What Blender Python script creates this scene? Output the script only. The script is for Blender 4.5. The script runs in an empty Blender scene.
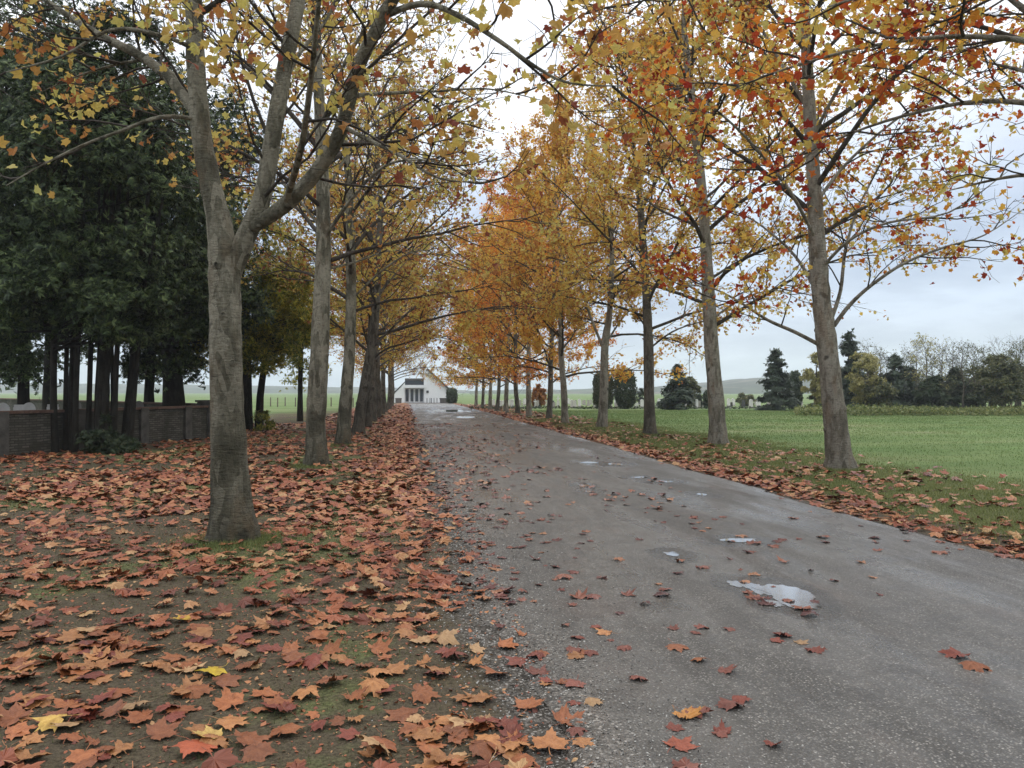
import bpy, math, random
import numpy as np
from mathutils import Vector

scene = bpy.context.scene
COL = scene.collection
R = math.radians
UP = np.array([0., 0., 1.])

# ------------------------------------------------------------------ camera geometry
W_, H_ = 1024, 768
F = 800.0
YH = 392.0
EYE = 1.6
YAW = math.atan((512 - 405) / F)
PITCH = math.atan((YH - 384) / F)
cY, sY = math.cos(YAW), math.sin(YAW)


def P(px, py, d):
    """A place in the world seen at a photo position and a depth in metres."""
    xc = (px - 512) / F * d
    return np.array([xc * cY + d * sY, -xc * sY + d * cY, EYE + (YH - py) / F * d])


def G(px, d):
    p = P(px, 400, d)
    return p[0], p[1]


def project(p):
    d = p[..., 0] * sY + p[..., 1] * cY
    xc = p[..., 0] * cY - p[..., 1] * sY
    return 512 + F * xc / d, YH - (p[..., 2] - EYE) * F / d, d


# ------------------------------------------------------------------ noise
_T = np.random.default_rng(77).random((256, 256))


def vn(x, y, s=0):
    x = np.asarray(x, float) + 17.3 * s
    y = np.asarray(y, float) + 9.1 * s
    xi, yi = np.floor(x).astype(int), np.floor(y).astype(int)
    fx, fy = x - xi, y - yi
    fx, fy = fx * fx * (3 - 2 * fx), fy * fy * (3 - 2 * fy)
    a, b = _T[xi & 255, yi & 255], _T[(xi + 1) & 255, yi & 255]
    c, d = _T[xi & 255, (yi + 1) & 255], _T[(xi + 1) & 255, (yi + 1) & 255]
    return (a * (1 - fx) + b * fx) * (1 - fy) + (c * (1 - fx) + d * fx) * fy


def fbm(x, y, s=0, o=4):
    v, a, t = 0., 1., 0.
    for k in range(o):
        v = v + a * vn(np.asarray(x) * 2 ** k, np.asarray(y) * 2 ** k, s + 3 * k)
        t += a
        a *= .5
    return v / t


def sstep(a, b, x):
    t = np.clip((np.asarray(x, float) - a) / (b - a), 0, 1)
    return t * t * (3 - 2 * t)


# ------------------------------------------------------------------ mesh building
class MB:
    def __init__(self):
        self.v, self.f, self.n = [], [], 0

    def add(self, v, f):
        v = np.asarray(v, float).reshape(-1, 3)
        for q in (f if isinstance(f, list) else [f]):
            if len(q):
                self.f.append(np.asarray(q, int) + self.n)
        self.v.append(v)
        self.n += len(v)

    def box(self, c, s, rz=0., top=1.0):
        c, s = np.asarray(c, float), np.asarray(s, float) / 2
        v = np.array([[x, y, z] for z in (-1, 1) for y in (-1, 1) for x in (-1, 1)], float)
        v[4:, :2] *= top
        v *= s
        ca, sa = math.cos(rz), math.sin(rz)
        v = np.c_[v[:, 0] * ca - v[:, 1] * sa, v[:, 0] * sa + v[:, 1] * ca, v[:, 2]] + c
        self.add(v, np.array([[0, 2, 3, 1], [4, 5, 7, 6], [0, 1, 5, 4], [1, 3, 7, 5], [3, 2, 6, 7], [2, 0, 4, 6]]))

    def tube(self, pts, rad, sides=6, jitter=0., rng=None):
        pts = np.asarray(pts, float)
        rad = np.asarray(rad, float)
        n = len(pts)
        t = np.gradient(pts, axis=0)
        t /= np.linalg.norm(t, axis=1)[:, None] + 1e-9
        ref = np.array([1., 0, 0]) if abs(t[0, 0]) < .8 else np.array([0, 1., 0])
        u = ref - t * (t @ ref)[:, None]
        u /= np.linalg.norm(u, axis=1)[:, None] + 1e-9
        w = np.cross(t, u)
        a = np.arange(sides) * 2 * math.pi / sides
        rr = np.repeat(rad[:, None], sides, 1)
        if jitter:
            rr = rr * (1 + jitter * (rng.random((n, sides)) - .5))
        v = pts[:, None] + rr[:, :, None] * (np.cos(a)[None, :, None] * u[:, None] + np.sin(a)[None, :, None] * w[:, None])
        i = np.arange(n - 1)[:, None] * sides
        j = np.arange(sides)[None]
        k = (j + 1) % sides
        q = np.stack([i + j, i + k, i + sides + k, i + sides + j], -1).reshape(-1, 4)
        self.add(v.reshape(-1, 3), q)

    def mesh(self, name, mat, smooth=False):
        me = bpy.data.meshes.new(name)
        v = np.concatenate(self.v) if self.v else np.zeros((0, 3))
        tot = np.concatenate([np.full(len(q), q.shape[1]) for q in self.f]) if self.f else np.zeros(0, int)
        idx = np.concatenate([q.ravel() for q in self.f]) if self.f else np.zeros(0, int)
        me.vertices.add(len(v))
        me.vertices.foreach_set('co', v.astype(np.float32).ravel())
        me.loops.add(len(idx))
        me.loops.foreach_set('vertex_index', idx.astype(np.int32))
        me.polygons.add(len(tot))
        st = np.r_[0, np.cumsum(tot)[:-1]] if len(tot) else tot
        me.polygons.foreach_set('loop_start', st.astype(np.int32))
        me.polygons.foreach_set('loop_total', tot.astype(np.int32))
        me.polygons.foreach_set('use_smooth', np.full(len(tot), smooth, bool))
        me.update(calc_edges=True)
        me.validate()
        if mat:
            me.materials.append(mat)
        return me

    def build(self, name, mat, parent=None, smooth=False):
        o = bpy.data.objects.new(name, self.mesh(name, mat, smooth))
        COL.objects.link(o)
        if parent is not None:
            o.parent = parent
        return o


def tag(o, label=None, cat=None, group=None, kind=None):
    if label: o['label'] = label
    if cat: o['category'] = cat
    if group: o['group'] = group
    if kind: o['kind'] = kind
    return o


def empty(name, loc, rz=0., s=1.):
    o = bpy.data.objects.new(name, None)
    COL.objects.link(o)
    o.location = tuple(loc)
    o.rotation_euler = (0, 0, rz)
    o.scale = (s, s, s)
    o.empty_display_size = .2
    return o


def kids(o):
    return [c for c in COL.objects if c.parent is o]


def copy_thing(o, loc, rz=0., s=1., label=None, group=None, children=None):
    c = o.copy()
    COL.objects.link(c)
    c.location = tuple(loc)
    c.rotation_euler = (0, 0, rz)
    c.scale = (s, s, s)
    if label: c['label'] = label
    if group: c['group'] = group
    out = []
    for ch in (children if children is not None else kids(o)):
        d = ch.copy()
        COL.objects.link(d)
        d.parent = c
        out.append(d)
    return c, out


# ------------------------------------------------------------------ materials
class NT:
    def __init__(self, name):
        self.m = bpy.data.materials.new(name)
        self.m.use_nodes = True
        self.t = self.m.node_tree
        self.t.nodes.clear()
        self.out = self.t.nodes.new('ShaderNodeOutputMaterial')

    def n(self, typ, **kw):
        x = self.t.nodes.new('ShaderNode' + typ)
        for k, v in kw.items():
            setattr(x, k, v)
        return x

    def set(self, sock, v):
        if isinstance(v, bpy.types.NodeSocket):
            self.t.links.new(v, sock)
        elif isinstance(v, (tuple, list)) and len(v) == 3 and sock.type == 'RGBA':
            sock.default_value = (*v, 1)
        else:
            sock.default_value = v

    def noise(self, scale, detail=4, vec=None, rough=.55):
        x = self.n('TexNoise')
        x.inputs['Scale'].default_value = scale
        x.inputs['Detail'].default_value = detail
        x.inputs['Roughness'].default_value = rough
        if vec is not None: self.set(x.inputs['Vector'], vec)
        return x.outputs['Fac']

    def coord(self, which='Object', scale=None, rot=None):
        o = self.n('TexCoord').outputs[which]
        if scale is None and rot is None: return o
        mp = self.n('Mapping')
        self.set(mp.inputs['Vector'], o)
        if scale is not None: mp.inputs['Scale'].default_value = scale
        if rot is not None: mp.inputs['Rotation'].default_value = rot
        return mp.outputs['Vector']

    def ramp(self, fac, stops, interp='LINEAR'):
        x = self.n('ValToRGB')
        x.color_ramp.interpolation = interp
        e = x.color_ramp.elements
        while len(e) > 1: e.remove(e[-1])
        e[0].position = stops[0][0]
        c = stops[0][1]
        e[0].color = (*c, 1) if isinstance(c, (tuple, list)) else (c, c, c, 1)
        for p, c in stops[1:]:
            q = e.new(p)
            q.color = (*c, 1) if isinstance(c, (tuple, list)) else (c, c, c, 1)
        self.set(x.inputs['Fac'], fac)
        return x.outputs['Color']

    def mix(self, fac, a, b, mode='MIX'):
        x = self.n('Mix', data_type='RGBA', blend_type=mode)
        self.set(x.inputs[0], fac)
        self.set(x.inputs[6], a)
        self.set(x.inputs[7], b)
        return x.outputs[2]

    def math(self, op, a, b=None, clamp=False):
        x = self.n('Math', operation=op, use_clamp=clamp)
        self.set(x.inputs[0], a)
        if b is not None: self.set(x.inputs[1], b)
        return x.outputs[0]

    def bump(self, h, strength=.5, dist=.02, normal=None):
        x = self.n('Bump')
        x.inputs['Strength'].default_value = strength
        x.inputs['Distance'].default_value = dist
        self.set(x.inputs['Height'], h)
        if normal is not None: self.set(x.inputs['Normal'], normal)
        return x.outputs['Normal']

    def bsdf(self, color, rough=.8, normal=None, spec=.3, **kw):
        x = self.n('BsdfPrincipled')
        self.set(x.inputs['Base Color'], color)
        self.set(x.inputs['Roughness'], rough)
        self.set(x.inputs['Specular IOR Level'], spec)
        if normal is not None: self.set(x.inputs['Normal'], normal)
        for k, v in kw.items(): self.set(x.inputs[k], v)
        return x.outputs[0]

    def done(self, sh):
        self.t.links.new(sh, self.out.inputs['Surface'])
        return self.m


def leaf_mat(name, stops, nscale=.35, namp=.5, trans=.4, rough=.55, spec=.25, blotch=(.30, .14, .05), tint=True, spread=1.0):
    k = NT(name)
    r = k.n('NewGeometry').outputs['Random Per Island']
    nz = k.noise(nscale, 3, k.coord('Object'))
    nz = k.math('MULTIPLY', k.math('SUBTRACT', nz, .5), namp * 2)
    f = k.math('ADD', k.math('ADD', k.math('MULTIPLY', k.math('SUBTRACT', r, .5), spread), .5), nz, clamp=True)
    c = k.ramp(f, stops)
    # vein and blotch variation across a leaf
    if blotch:
        b = k.noise(14, 2, k.coord('Object'))
        c = k.mix(k.math('MULTIPLY', b, .45), c, k.mix(1., c, (.62, .45, .40), 'MULTIPLY'))
    if tint:
        c = k.mix(1.0, c, k.n('ObjectInfo').outputs['Color'], 'MULTIPLY')
    p = k.bsdf(c, rough, spec=spec)
    if trans:
        t = k.n('BsdfTranslucent')
        k.set(t.inputs['Color'], c)
        m = k.n('MixShader')
        m.inputs[0].default_value = trans
        k.t.links.new(p, m.inputs[1])
        k.t.links.new(t.outputs[0], m.inputs[2])
        p = m.outputs[0]
    return k.done(p)


WARM = [(0, (.27, .032, .020)), (.2, (.48, .085, .028)), (.36, (.70, .22, .035)), (.52, (.76, .44, .07)), (.78, (.72, .57, .14)), (1, (.55, .51, .17))]
GOLD = [(0, (.32, .10, .04)), (.18, (.54, .25, .06)), (.42, (.70, .44, .09)), (.7, (.76, .57, .13)), (1, (.62, .56, .17))]
OCHRE = [(0, (.24, .065, .04)), (.2, (.42, .19, .06)), (.45, (.56, .37, .10)), (.7, (.62, .51, .14)), (1, (.53, .52, .16))]
LITTER = [(0, (.11, .032, .019)), (.25, (.22, .064, .032)), (.5, (.30, .098, .042)), (.8, (.37, .160, .068)), (1, (.41, .26, .12))]
GREENS = [(0, (.012, .021, .008)), (.42, (.028, .049, .017)), (.7, (.062, .096, .032)), (1, (.14, .18, .065))]

M = {}
M['warm'] = leaf_mat('leaf_warm', WARM, .45, .55, .5)
M['gold'] = leaf_mat('leaf_gold', GOLD, .4, .45, .5)
M['ochre'] = leaf_mat('leaf_ochre', OCHRE, .4, .4, .48)
M['litter'] = leaf_mat('leaf_litter', LITTER, .5, .28, 0, rough=.5, spec=.35, tint=False)
M['cedar'] = leaf_mat('leaf_cedar', GREENS, .8, .55, .15, rough=.6, blotch=None)
M['lime'] = leaf_mat('leaf_lime', [(0, (.045, .075, .020)), (.35, (.13, .17, .035)), (.6, (.27, .27, .05)), (1, (.50, .42, .07))], .45, .7, .4, blotch=None)
M['spruce'] = leaf_mat('leaf_spruce', [(0, (.022, .036, .024)), (1, (.060, .085, .052))], .5, .3, .1, blotch=None)
M['yew'] = leaf_mat('leaf_yew', [(0, (.018, .034, .016)), (.7, (.042, .062, .028)), (1, (.07, .075, .036))], .5, .3, .1, blotch=None)
M['olive'] = leaf_mat('leaf_olive', [(0, (.05, .065, .032)), (.6, (.115, .125, .055)), (1, (.20, .18, .07))], .4, .4, .3, blotch=None)
M['pale_yellow'] = leaf_mat('leaf_pale_yellow', [(0, (.20, .19, .07)), (1, (.44, .40, .16))], .4, .3, .4, blotch=None)
M['weed'] = leaf_mat('leaf_weed', [(0, (.06, .09, .028)), (.6, (.145, .175, .055)), (1, (.27, .26, .10))], .12, .4, .3, tint=False, blotch=None)


def bark_mat(name, a, b, c, moss=.0, dark=(.03, .028, .022)):
    k = NT(name)
    co = k.coord('Object')
    st = k.coord('Object', (1.6, 1.6, .55))
    big = k.noise(2.6, 5, st, .6)
    col = k.ramp(big, [(.36, a), (.5, b), (.62, c)])
    # flaking plates of plane bark
    vo = k.n('TexVoronoi')
    vo.inputs['Scale'].default_value = 7
    wob = k.n('Mix', data_type='RGBA', blend_type='ADD')
    wob.inputs[0].default_value = .25
    k.set(wob.inputs[6], st)
    nn = k.n('TexNoise')
    nn.inputs['Scale'].default_value = 5
    k.set(wob.inputs[7], nn.outputs['Color'])
    k.set(vo.inputs['Vector'], wob.outputs[2])
    sep = k.n('SeparateColor')
    k.set(sep.inputs[0], vo.outputs['Color'])
    plate = k.ramp(sep.outputs[0], [(.55, 0.), (.62, 1.)])
    col = k.mix(k.math('MULTIPLY', plate, .7), col, c)
    sp = k.noise(16, 5, co, .7)
    col = k.mix(k.ramp(sp, [(.53, 0.), (.68, .6)]), col, dark)
    kn = k.noise(3.4, 2, co, .4)
    col = k.mix(k.ramp(kn, [(.66, 0.), (.73, .75)]), col, dark)
    if moss:
        z = k.n('SeparateXYZ')
        k.set(z.inputs[0], co)
        mz = k.math('ADD', k.math('MULTIPLY', z.outputs[2], -.38), k.math('MULTIPLY', k.noise(2.3, 5, co), 1.3))
        mf = k.math('MULTIPLY', k.math('ADD', mz, .18, True), moss, True)
        mcol = k.mix(k.ramp(k.noise(11, 5, co, .7), [(.35, 0.), (.65, 1.)]), (.022, .021, .015), (.085, .080, .050))
        col = k.mix(mf, col, mcol)
    wp = k.noise(1.9, 5, k.coord('Object', (1.8, 1.8, .6)), .65)
    col = k.mix(k.ramp(wp, [(.53, 0.), (.63, .38)]), col, k.mix(1., b, (.92, .68, .52), 'MULTIPLY'))
    fi = k.noise(38, 5, k.coord('Object', (1, 1, .35)), .65)
    hz_ = k.noise(26, 4, k.coord('Object', (.45, .45, 2.0)), .65)
    fi = k.math('MULTIPLY', k.math('ADD', fi, hz_), .5)
    fi = k.ramp(fi, [(.36, 0.), (.64, 1.)])
    h = k.math('ADD', k.math('MULTIPLY', plate, .5), k.math('ADD', fi, k.math('MULTIPLY', big, .8)))
    col = k.mix(k.math('MULTIPLY', fi, .5), col, k.mix(1., col, (.35, .33, .3), 'MULTIPLY'))
    return k.done(k.bsdf(col, .85, k.bump(h, 1., .025), .2))


M['bark_left'] = bark_mat('bark_left', (.090, .084, .058), (.185, .174, .128), (.38, .355, .275), 1.)
M['bark_right'] = bark_mat('bark_right', (.16, .142, .110), (.29, .262, .212), (.44, .41, .345), .5)
M['bark_grey'] = bark_mat('bark_grey', (.075, .066, .052), (.135, .12, .097), (.22, .20, .168), .6)
M['twig'] = bark_mat('bark_twig', (.045, .036, .028), (.075, .062, .05), (.11, .095, .078), .0)
M['bark_dark'] = bark_mat('bark_dark', (.012, .010, .008), (.02, .017, .013), (.034, .03, .024), .3)


def plain(name, c1, c2, scale=3., rough=.8, bump=.2, spec=.3):
    k = NT(name)
    f = k.noise(scale, 5, k.coord('Object'), .65)
    return k.done(k.bsdf(k.mix(k.ramp(f, [(.35, 0.), (.65, 1.)]), c1, c2), rough, k.bump(f, bump, .02), spec))


M['white_plaster'] = plain('white_plaster', (.74, .76, .76), (.82, .83, .82), .6, .8, .05)
M['white_frame'] = plain('white_frame', (.70, .72, .74), (.78, .80, .80), 2, .5, .0)
M['dark_roof'] = plain('dark_roof', (.06, .058, .055), (.10, .092, .085), 2)
M['dark_metal'] = plain('dark_metal', (.03, .032, .035), (.05, .05, .055), 3, .5)
M['planter'] = plain('planter', (.08, .075, .07), (.13, .12, .11), 3)
M['marble'] = plain('marble', (.55, .54, .52), (.72, .71, .69), 1.5, .5)
M['pale_stone'] = plain('pale_stone', (.30, .28, .25), (.45, .42, .39), 1.5)
M['dark_granite'] = plain('dark_granite', (.05, .05, .055), (.10, .10, .10), 4, .35)
M['flower_red'] = plain('flower_red', (.30, .04, .05), (.45, .16, .12), 20)
M['wood_post'] = plain('wood_post', (.13, .11, .085), (.20, .17, .13), 9)
M['coping'] = plain('coping', (.085, .045, .032), (.16, .10, .075), 5, .8, .5)
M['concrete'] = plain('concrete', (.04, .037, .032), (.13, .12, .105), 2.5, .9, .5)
k = NT('window_glass')
M['glass'] = k.done(k.bsdf((.05, .065, .08), .08, spec=.6))
k = NT('pebble_stone')
M['pebble'] = k.done(k.bsdf(k.ramp(k.n('NewGeometry').outputs['Random Per Island'], [(0, (.07, .065, .06)), (.6, (.20, .19, .175)), (1, (.46, .45, .42))]), .7))

# wall of old brick, rows level along the wall
k = NT('brick_wall')
br = k.n('TexBrick')
uv = k.n('UVMap')
wv = k.n('Mix', data_type='RGBA', blend_type='ADD'); wv.inputs[0].default_value = .035; k.set(wv.inputs[6], uv.outputs[0])
wn = k.n('TexNoise'); wn.inputs['Scale'].default_value = 4; k.set(wn.inputs['Vector'], uv.outputs[0]); k.set(wv.inputs[7], wn.outputs['Color'])
k.set(br.inputs['Vector'], wv.outputs[2])
br.inputs['Scale'].default_value = 1.
br.inputs['Brick Width'].default_value = .23
br.inputs['Row Height'].default_value = .066
br.inputs['Mortar Size'].default_value = .012
br.inputs['Mortar Smooth'].default_value = .3
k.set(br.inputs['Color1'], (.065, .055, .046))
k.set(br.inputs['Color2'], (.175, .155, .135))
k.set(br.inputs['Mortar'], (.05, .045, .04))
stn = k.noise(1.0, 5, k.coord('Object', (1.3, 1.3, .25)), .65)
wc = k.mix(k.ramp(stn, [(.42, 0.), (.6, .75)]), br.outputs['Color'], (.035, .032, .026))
wc = k.mix(k.math('MULTIPLY', k.noise(9, 4, k.coord('Object')), .5), wc, (.06, .065, .04))
hh = k.math('ADD', k.math('MULTIPLY', br.outputs['Fac'], -1.), k.noise(25, 4, k.coord('Object')))
M['brick'] = k.done(k.bsdf(wc, .9, k.bump(hh, .8, .015), .2))

# asphalt: worn, damp, pale aggregate showing
k = NT('asphalt')
co = k.coord('Object')
v1 = k.n('TexVoronoi'); v1.inputs['Scale'].default_value = 78; k.set(v1.inputs['Vector'], co)
s1 = k.n('SeparateColor'); k.set(s1.inputs[0], v1.outputs['Color'])
v2 = k.n('TexVoronoi'); v2.inputs['Scale'].default_value = 52; k.set(v2.inputs['Vector'], co)
s2 = k.n('SeparateColor'); k.set(s2.inputs[0], v2.outputs['Color'])
stone = k.ramp(s1.outputs[0], [(0, (.030, .028, .026)), (.35, (.075, .071, .066)), (.65, (.135, .127, .118)), (.86, (.24, .228, .212)), (1, (.48, .46, .43))])
stone = k.mix(k.ramp(s2.outputs[1], [(.72, 0.), (.86, .8)]), stone, k.mix(s2.outputs[2], (.05, .047, .043), (.34, .32, .29)))
binder = k.mix(k.noise(200, 2, co), (.034, .031, .027), (.07, .065, .058))
edge = k.ramp(v1.outputs['Distance'], [(.25, 1.), (.55, 0.)])
base = k.mix(edge, binder, stone)
wear = k.noise(.55, 6, k.coord('Object', (1.5, .35, 1)), .6)
fine = k.noise(3.2, 6, co, .65)
base = k.mix(k.ramp(wear, [(.38, .0), (.62, .42)]), base, (.158, .149, .136))
damp = k.ramp(fine, [(.46, 0.), (.62, .55)])
base = k.mix(damp, base, k.mix(1., base, (.45, .43, .42), 'MULTIPLY'))
soil = k.ramp(k.noise(.9, 5, k.coord('Object', (1.2, .6, 1)), .6), [(.55, 0.), (.75, .35)])
base = k.mix(soil, base, (.115, .072, .054))
geo_att = k.n('Attribute', attribute_name='edge_dirt')
e_n = k.math('ADD', geo_att.outputs['Fac'], k.math('MULTIPLY', k.math('SUBTRACT', k.noise(2.2, 6, co, .65), .5), 1.1))
e_f = k.ramp(e_n, [(.35, 0.), (.65, .95)])
gc2 = k.ramp(s1.outputs[0], [(0, (.03, .027, .023)), (.6, (.085, .076, .066)), (.9, (.17, .155, .14)), (1, (.38, .36, .33))])
base = k.mix(e_f, base, gc2)
rgh = k.ramp(wear, [(.36, .66), (.62, .40)])
sheen = k.ramp(k.noise(.8, 5, k.coord('Object', (1.5, .30, 1)), .6), [(.47, 0.), (.58, 1.)])
rgh = k.math('SUBTRACT', rgh, k.math('MULTIPLY', damp, .15))
rgh = k.math('SUBTRACT', rgh, k.math('MULTIPLY', sheen, .24), True)
wt = k.n('Attribute', attribute_name='wet')
wtf = k.math('ADD', wt.outputs['Fac'], k.math('MULTIPLY', k.math('SUBTRACT', k.noise(7, 5, co, .65), .5), 1.1))
wtf = k.ramp(wtf, [(.32, 0.), (.62, 1.)])
base = k.mix(k.math('MULTIPLY', wtf, .75), base, k.mix(1., base, (.40, .38, .36), 'MULTIPLY'))
rgh = k.math('SUBTRACT', rgh, k.math('MULTIPLY', wtf, .22), True)
base = k.mix(1., base, (.90, .888, .872), 'MULTIPLY')
hgt = k.math('ADD', k.math('MULTIPLY', v1.outputs['Distance'], -.8), k.math('ADD', k.noise(120, 3, co), k.math('MULTIPLY', fine, 3.)))
nb = k.bump(hgt, .7, .009)
k.set(nb.node.inputs['Strength'], k.math('SUBTRACT', .75, k.math('MULTIPLY', sheen, .4)))
M['asphalt'] = k.done(k.bsdf(base, rgh, nb, .45))

k = NT('puddle_water')
pc = k.coord('Object')
M['puddle'] = k.done(k.bsdf((.10, .105, .11), .09, k.bump(k.noise(9, 2, pc), .02, .01), .9, IOR=3.4))
pm = M['puddle']
k = NT('puddle_clear')
pc = k.coord('Object')
M['puddle_clear'] = k.done(k.bsdf((.10, .105, .11), .03, k.bump(k.noise(9, 2, pc), .02, .01), .9, IOR=3.2))
k = NT('damp_film')
pc = k.coord('Object')
M['damp'] = k.done(k.bsdf(k.mix(k.noise(70, 3, pc), (.03, .028, .026), (.085, .08, .074)), .28, k.bump(k.noise(70, 3, pc), .25, .01), .5))

# ground: soil, moss, field grass, litter blended by surveyed cover amounts
k = NT('ground')
co = k.coord('Object')
at = k.n('Attribute', attribute_name='cover')
sp = k.n('SeparateColor'); k.set(sp.inputs[0], at.outputs['Color'])
a1 = k.noise(5.5, 6, co, .65); a2 = k.noise(42, 5, co, .7); a3 = k.noise(.09, 4, k.coord('Object', (.35, 1, 1)))
soil = k.mix(k.ramp(a2, [(.36, 0.), (.64, 1.)]), (.022, .018, .011), (.112, .094, .060))
cr = k.noise(130, 4, co, .7)
soil = k.mix(k.ramp(cr, [(.5, 0.), (.66, .8)]), soil, (.155, .115, .07))
soil = k.mix(k.ramp(a1, [(.4, 0.), (.65, .5)]), soil, (.075, .060, .048))
grs = k.mix(k.ramp(a2, [(.36, 0.), (.64, 1.)]), (.045, .052, .020), (.155, .165, .07))
far_g = k.mix(k.ramp(a3, [(.35, 0.), (.65, 1.)]), (.115, .19, .056), (.18, .22, .095))
far_g = k.mix(k.ramp(k.noise(.8, 6, k.coord('Object', (.6, 1, 1)), .75), [(.35, 0.), (.65, .75)]), far_g, (.125, .155, .06))
pt = k.noise(.16, 5, k.coord('Object', (.5, 1.3, 1)), .65)
far_g = k.mix(k.ramp(pt, [(.44, 0.), (.58, .7)]), far_g, (.075, .13, .036))
far_g = k.mix(k.ramp(pt, [(.30, .75), (.42, 0.)]), far_g, (.21, .20, .115))
gf = k.math('ADD', sp.outputs[0], k.math('MULTIPLY', k.math('SUBTRACT', a1, .5), .9))
c = k.mix(k.ramp(gf, [(.35, 0.), (.6, 1.)]), soil, grs)
c = k.mix(sp.outputs[2], c, far_g)
gv = k.n('Attribute', attribute_name='grit')
gvf = k.math('ADD', gv.outputs['Fac'], k.math('MULTIPLY', k.math('SUBTRACT', k.noise(2.2, 6, co, .65), .5), 1.0))
vg = k.n('TexVoronoi'); vg.inputs['Scale'].default_value = 70; k.set(vg.inputs['Vector'], co)
vs_ = k.n('SeparateColor'); k.set(vs_.inputs[0], vg.outputs['Color'])
gcol = k.ramp(vs_.outputs[0], [(0, (.03, .027, .023)), (.6, (.085, .076, .066)), (.9, (.17, .155, .14)), (1, (.38, .36, .33))])
c = k.mix(k.ramp(gvf, [(.35, 0.), (.65, .95)]), c, gcol)
lf = k.math('ADD', sp.outputs[1], k.math('MULTIPLY', k.math('SUBTRACT', k.noise(3.5, 5, k.coord('Object', (1, .55, 1)), .7), .5), 1.5))
litc = k.ramp(k.noise(6, 6, k.coord('Object', (1, .5, 1)), .75), [(.36, (.10, .085, .04)), (.46, (.17, .075, .038)), (.56, (.27, .125, .06)), (.68, (.38, .22, .11))])
c = k.mix(k.ramp(lf, [(.42, 0.), (.62, .9)]), c, litc)
M['ground'] = k.done(k.bsdf(c, .95, k.bump(k.math('ADD', a2, a1), .7, .03), .15))

k = NT('hillside')
co = k.coord('Object')
hv = k.n('TexVoronoi'); hv.inputs['Scale'].default_value = .012; k.set(hv.inputs['Vector'], co)
hs = k.n('SeparateColor'); k.set(hs.inputs[0], hv.outputs['Color'])
hc = k.ramp(hs.outputs[0], [(0, (.10, .12, .06)), (.4, (.16, .15, .10)), (.7, (.20, .17, .13)), (1, (.12, .14, .07))], 'CONSTANT')
hn = k.noise(.018, 7, co, .7)
hc = k.mix(1., hc, (.55, .55, .6), 'MULTIPLY')
hc = k.mix(k.ramp(hn, [(.45, 0.), (.52, 1.)]), hc, k.mix(k.noise(.15, 3, co), (.015, .026, .015), (.05, .05, .028)))
M['hill'] = k.done(k.bsdf(hc, .95, spec=.1))


def grass_mat(name, a, b, c):
    k = NT(name)
    r = k.n('NewGeometry').outputs['Random Per Island']
    big = k.noise(.16, 5, k.coord('Object', (.5, 1.3, 1)), .65)
    f = k.math('ADD', k.math('MULTIPLY', r, .5), k.math('MULTIPLY', k.math('SUBTRACT', .62, big), 1.9), True)
    col = k.ramp(f, [(0, a), (.5, b), (1, c)])
    p = k.bsdf(col, .6, spec=.25)
    t = k.n('BsdfTranslucent'); k.set(t.inputs['Color'], col)
    m = k.n('MixShader'); m.inputs[0].default_value = .3
    k.t.links.new(p, m.inputs[1]); k.t.links.new(t.outputs[0], m.inputs[2])
    return k.done(m.outputs[0])


M['grass_verge'] = grass_mat('grass_verge', (.095, .115, .038), (.175, .205, .070), (.28, .27, .12))
M['moss'] = grass_mat('grass_moss', (.040, .050, .018), (.085, .105, .036), (.17, .16, .07))
M['grass_field'] = grass_mat('grass_field', (.092, .155, .046), (.145, .21, .072), (.235, .26, .115))

# ------------------------------------------------------------------ leaf shapes
HALF_HI = [(0, 1.0), (6, .78), (12, .80), (17, .6), (25, .60), (33, .62), (40, .74), (43, .70), (48, .93), (54, .72), (61, .72), (66, .62),
           (76, .52), (86, .5), (92, .5), (101, .66), (110, .46), (122, .42), (140, .34), (162, .26), (180, .08)]
HALF_MID = [(0, 1.0), (12, .78), (25, .66), (48, .92), (74, .62), (100, .70), (135, .46), (180, .15)]
HALF_LO = [(0, 1.0), (25, .6), (50, .9), (100, .6), (180, .15)]


def outline(half):
    a = [p for p in half] + [(-q, r) for q, r in reversed(half[1:-1])]
    ang = np.array([R(p[0]) for p in a])
    rr = np.array([p[1] for p in a])
    return np.c_[np.sin(ang) * rr, np.cos(ang) * rr, np.zeros(len(a))]


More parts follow.
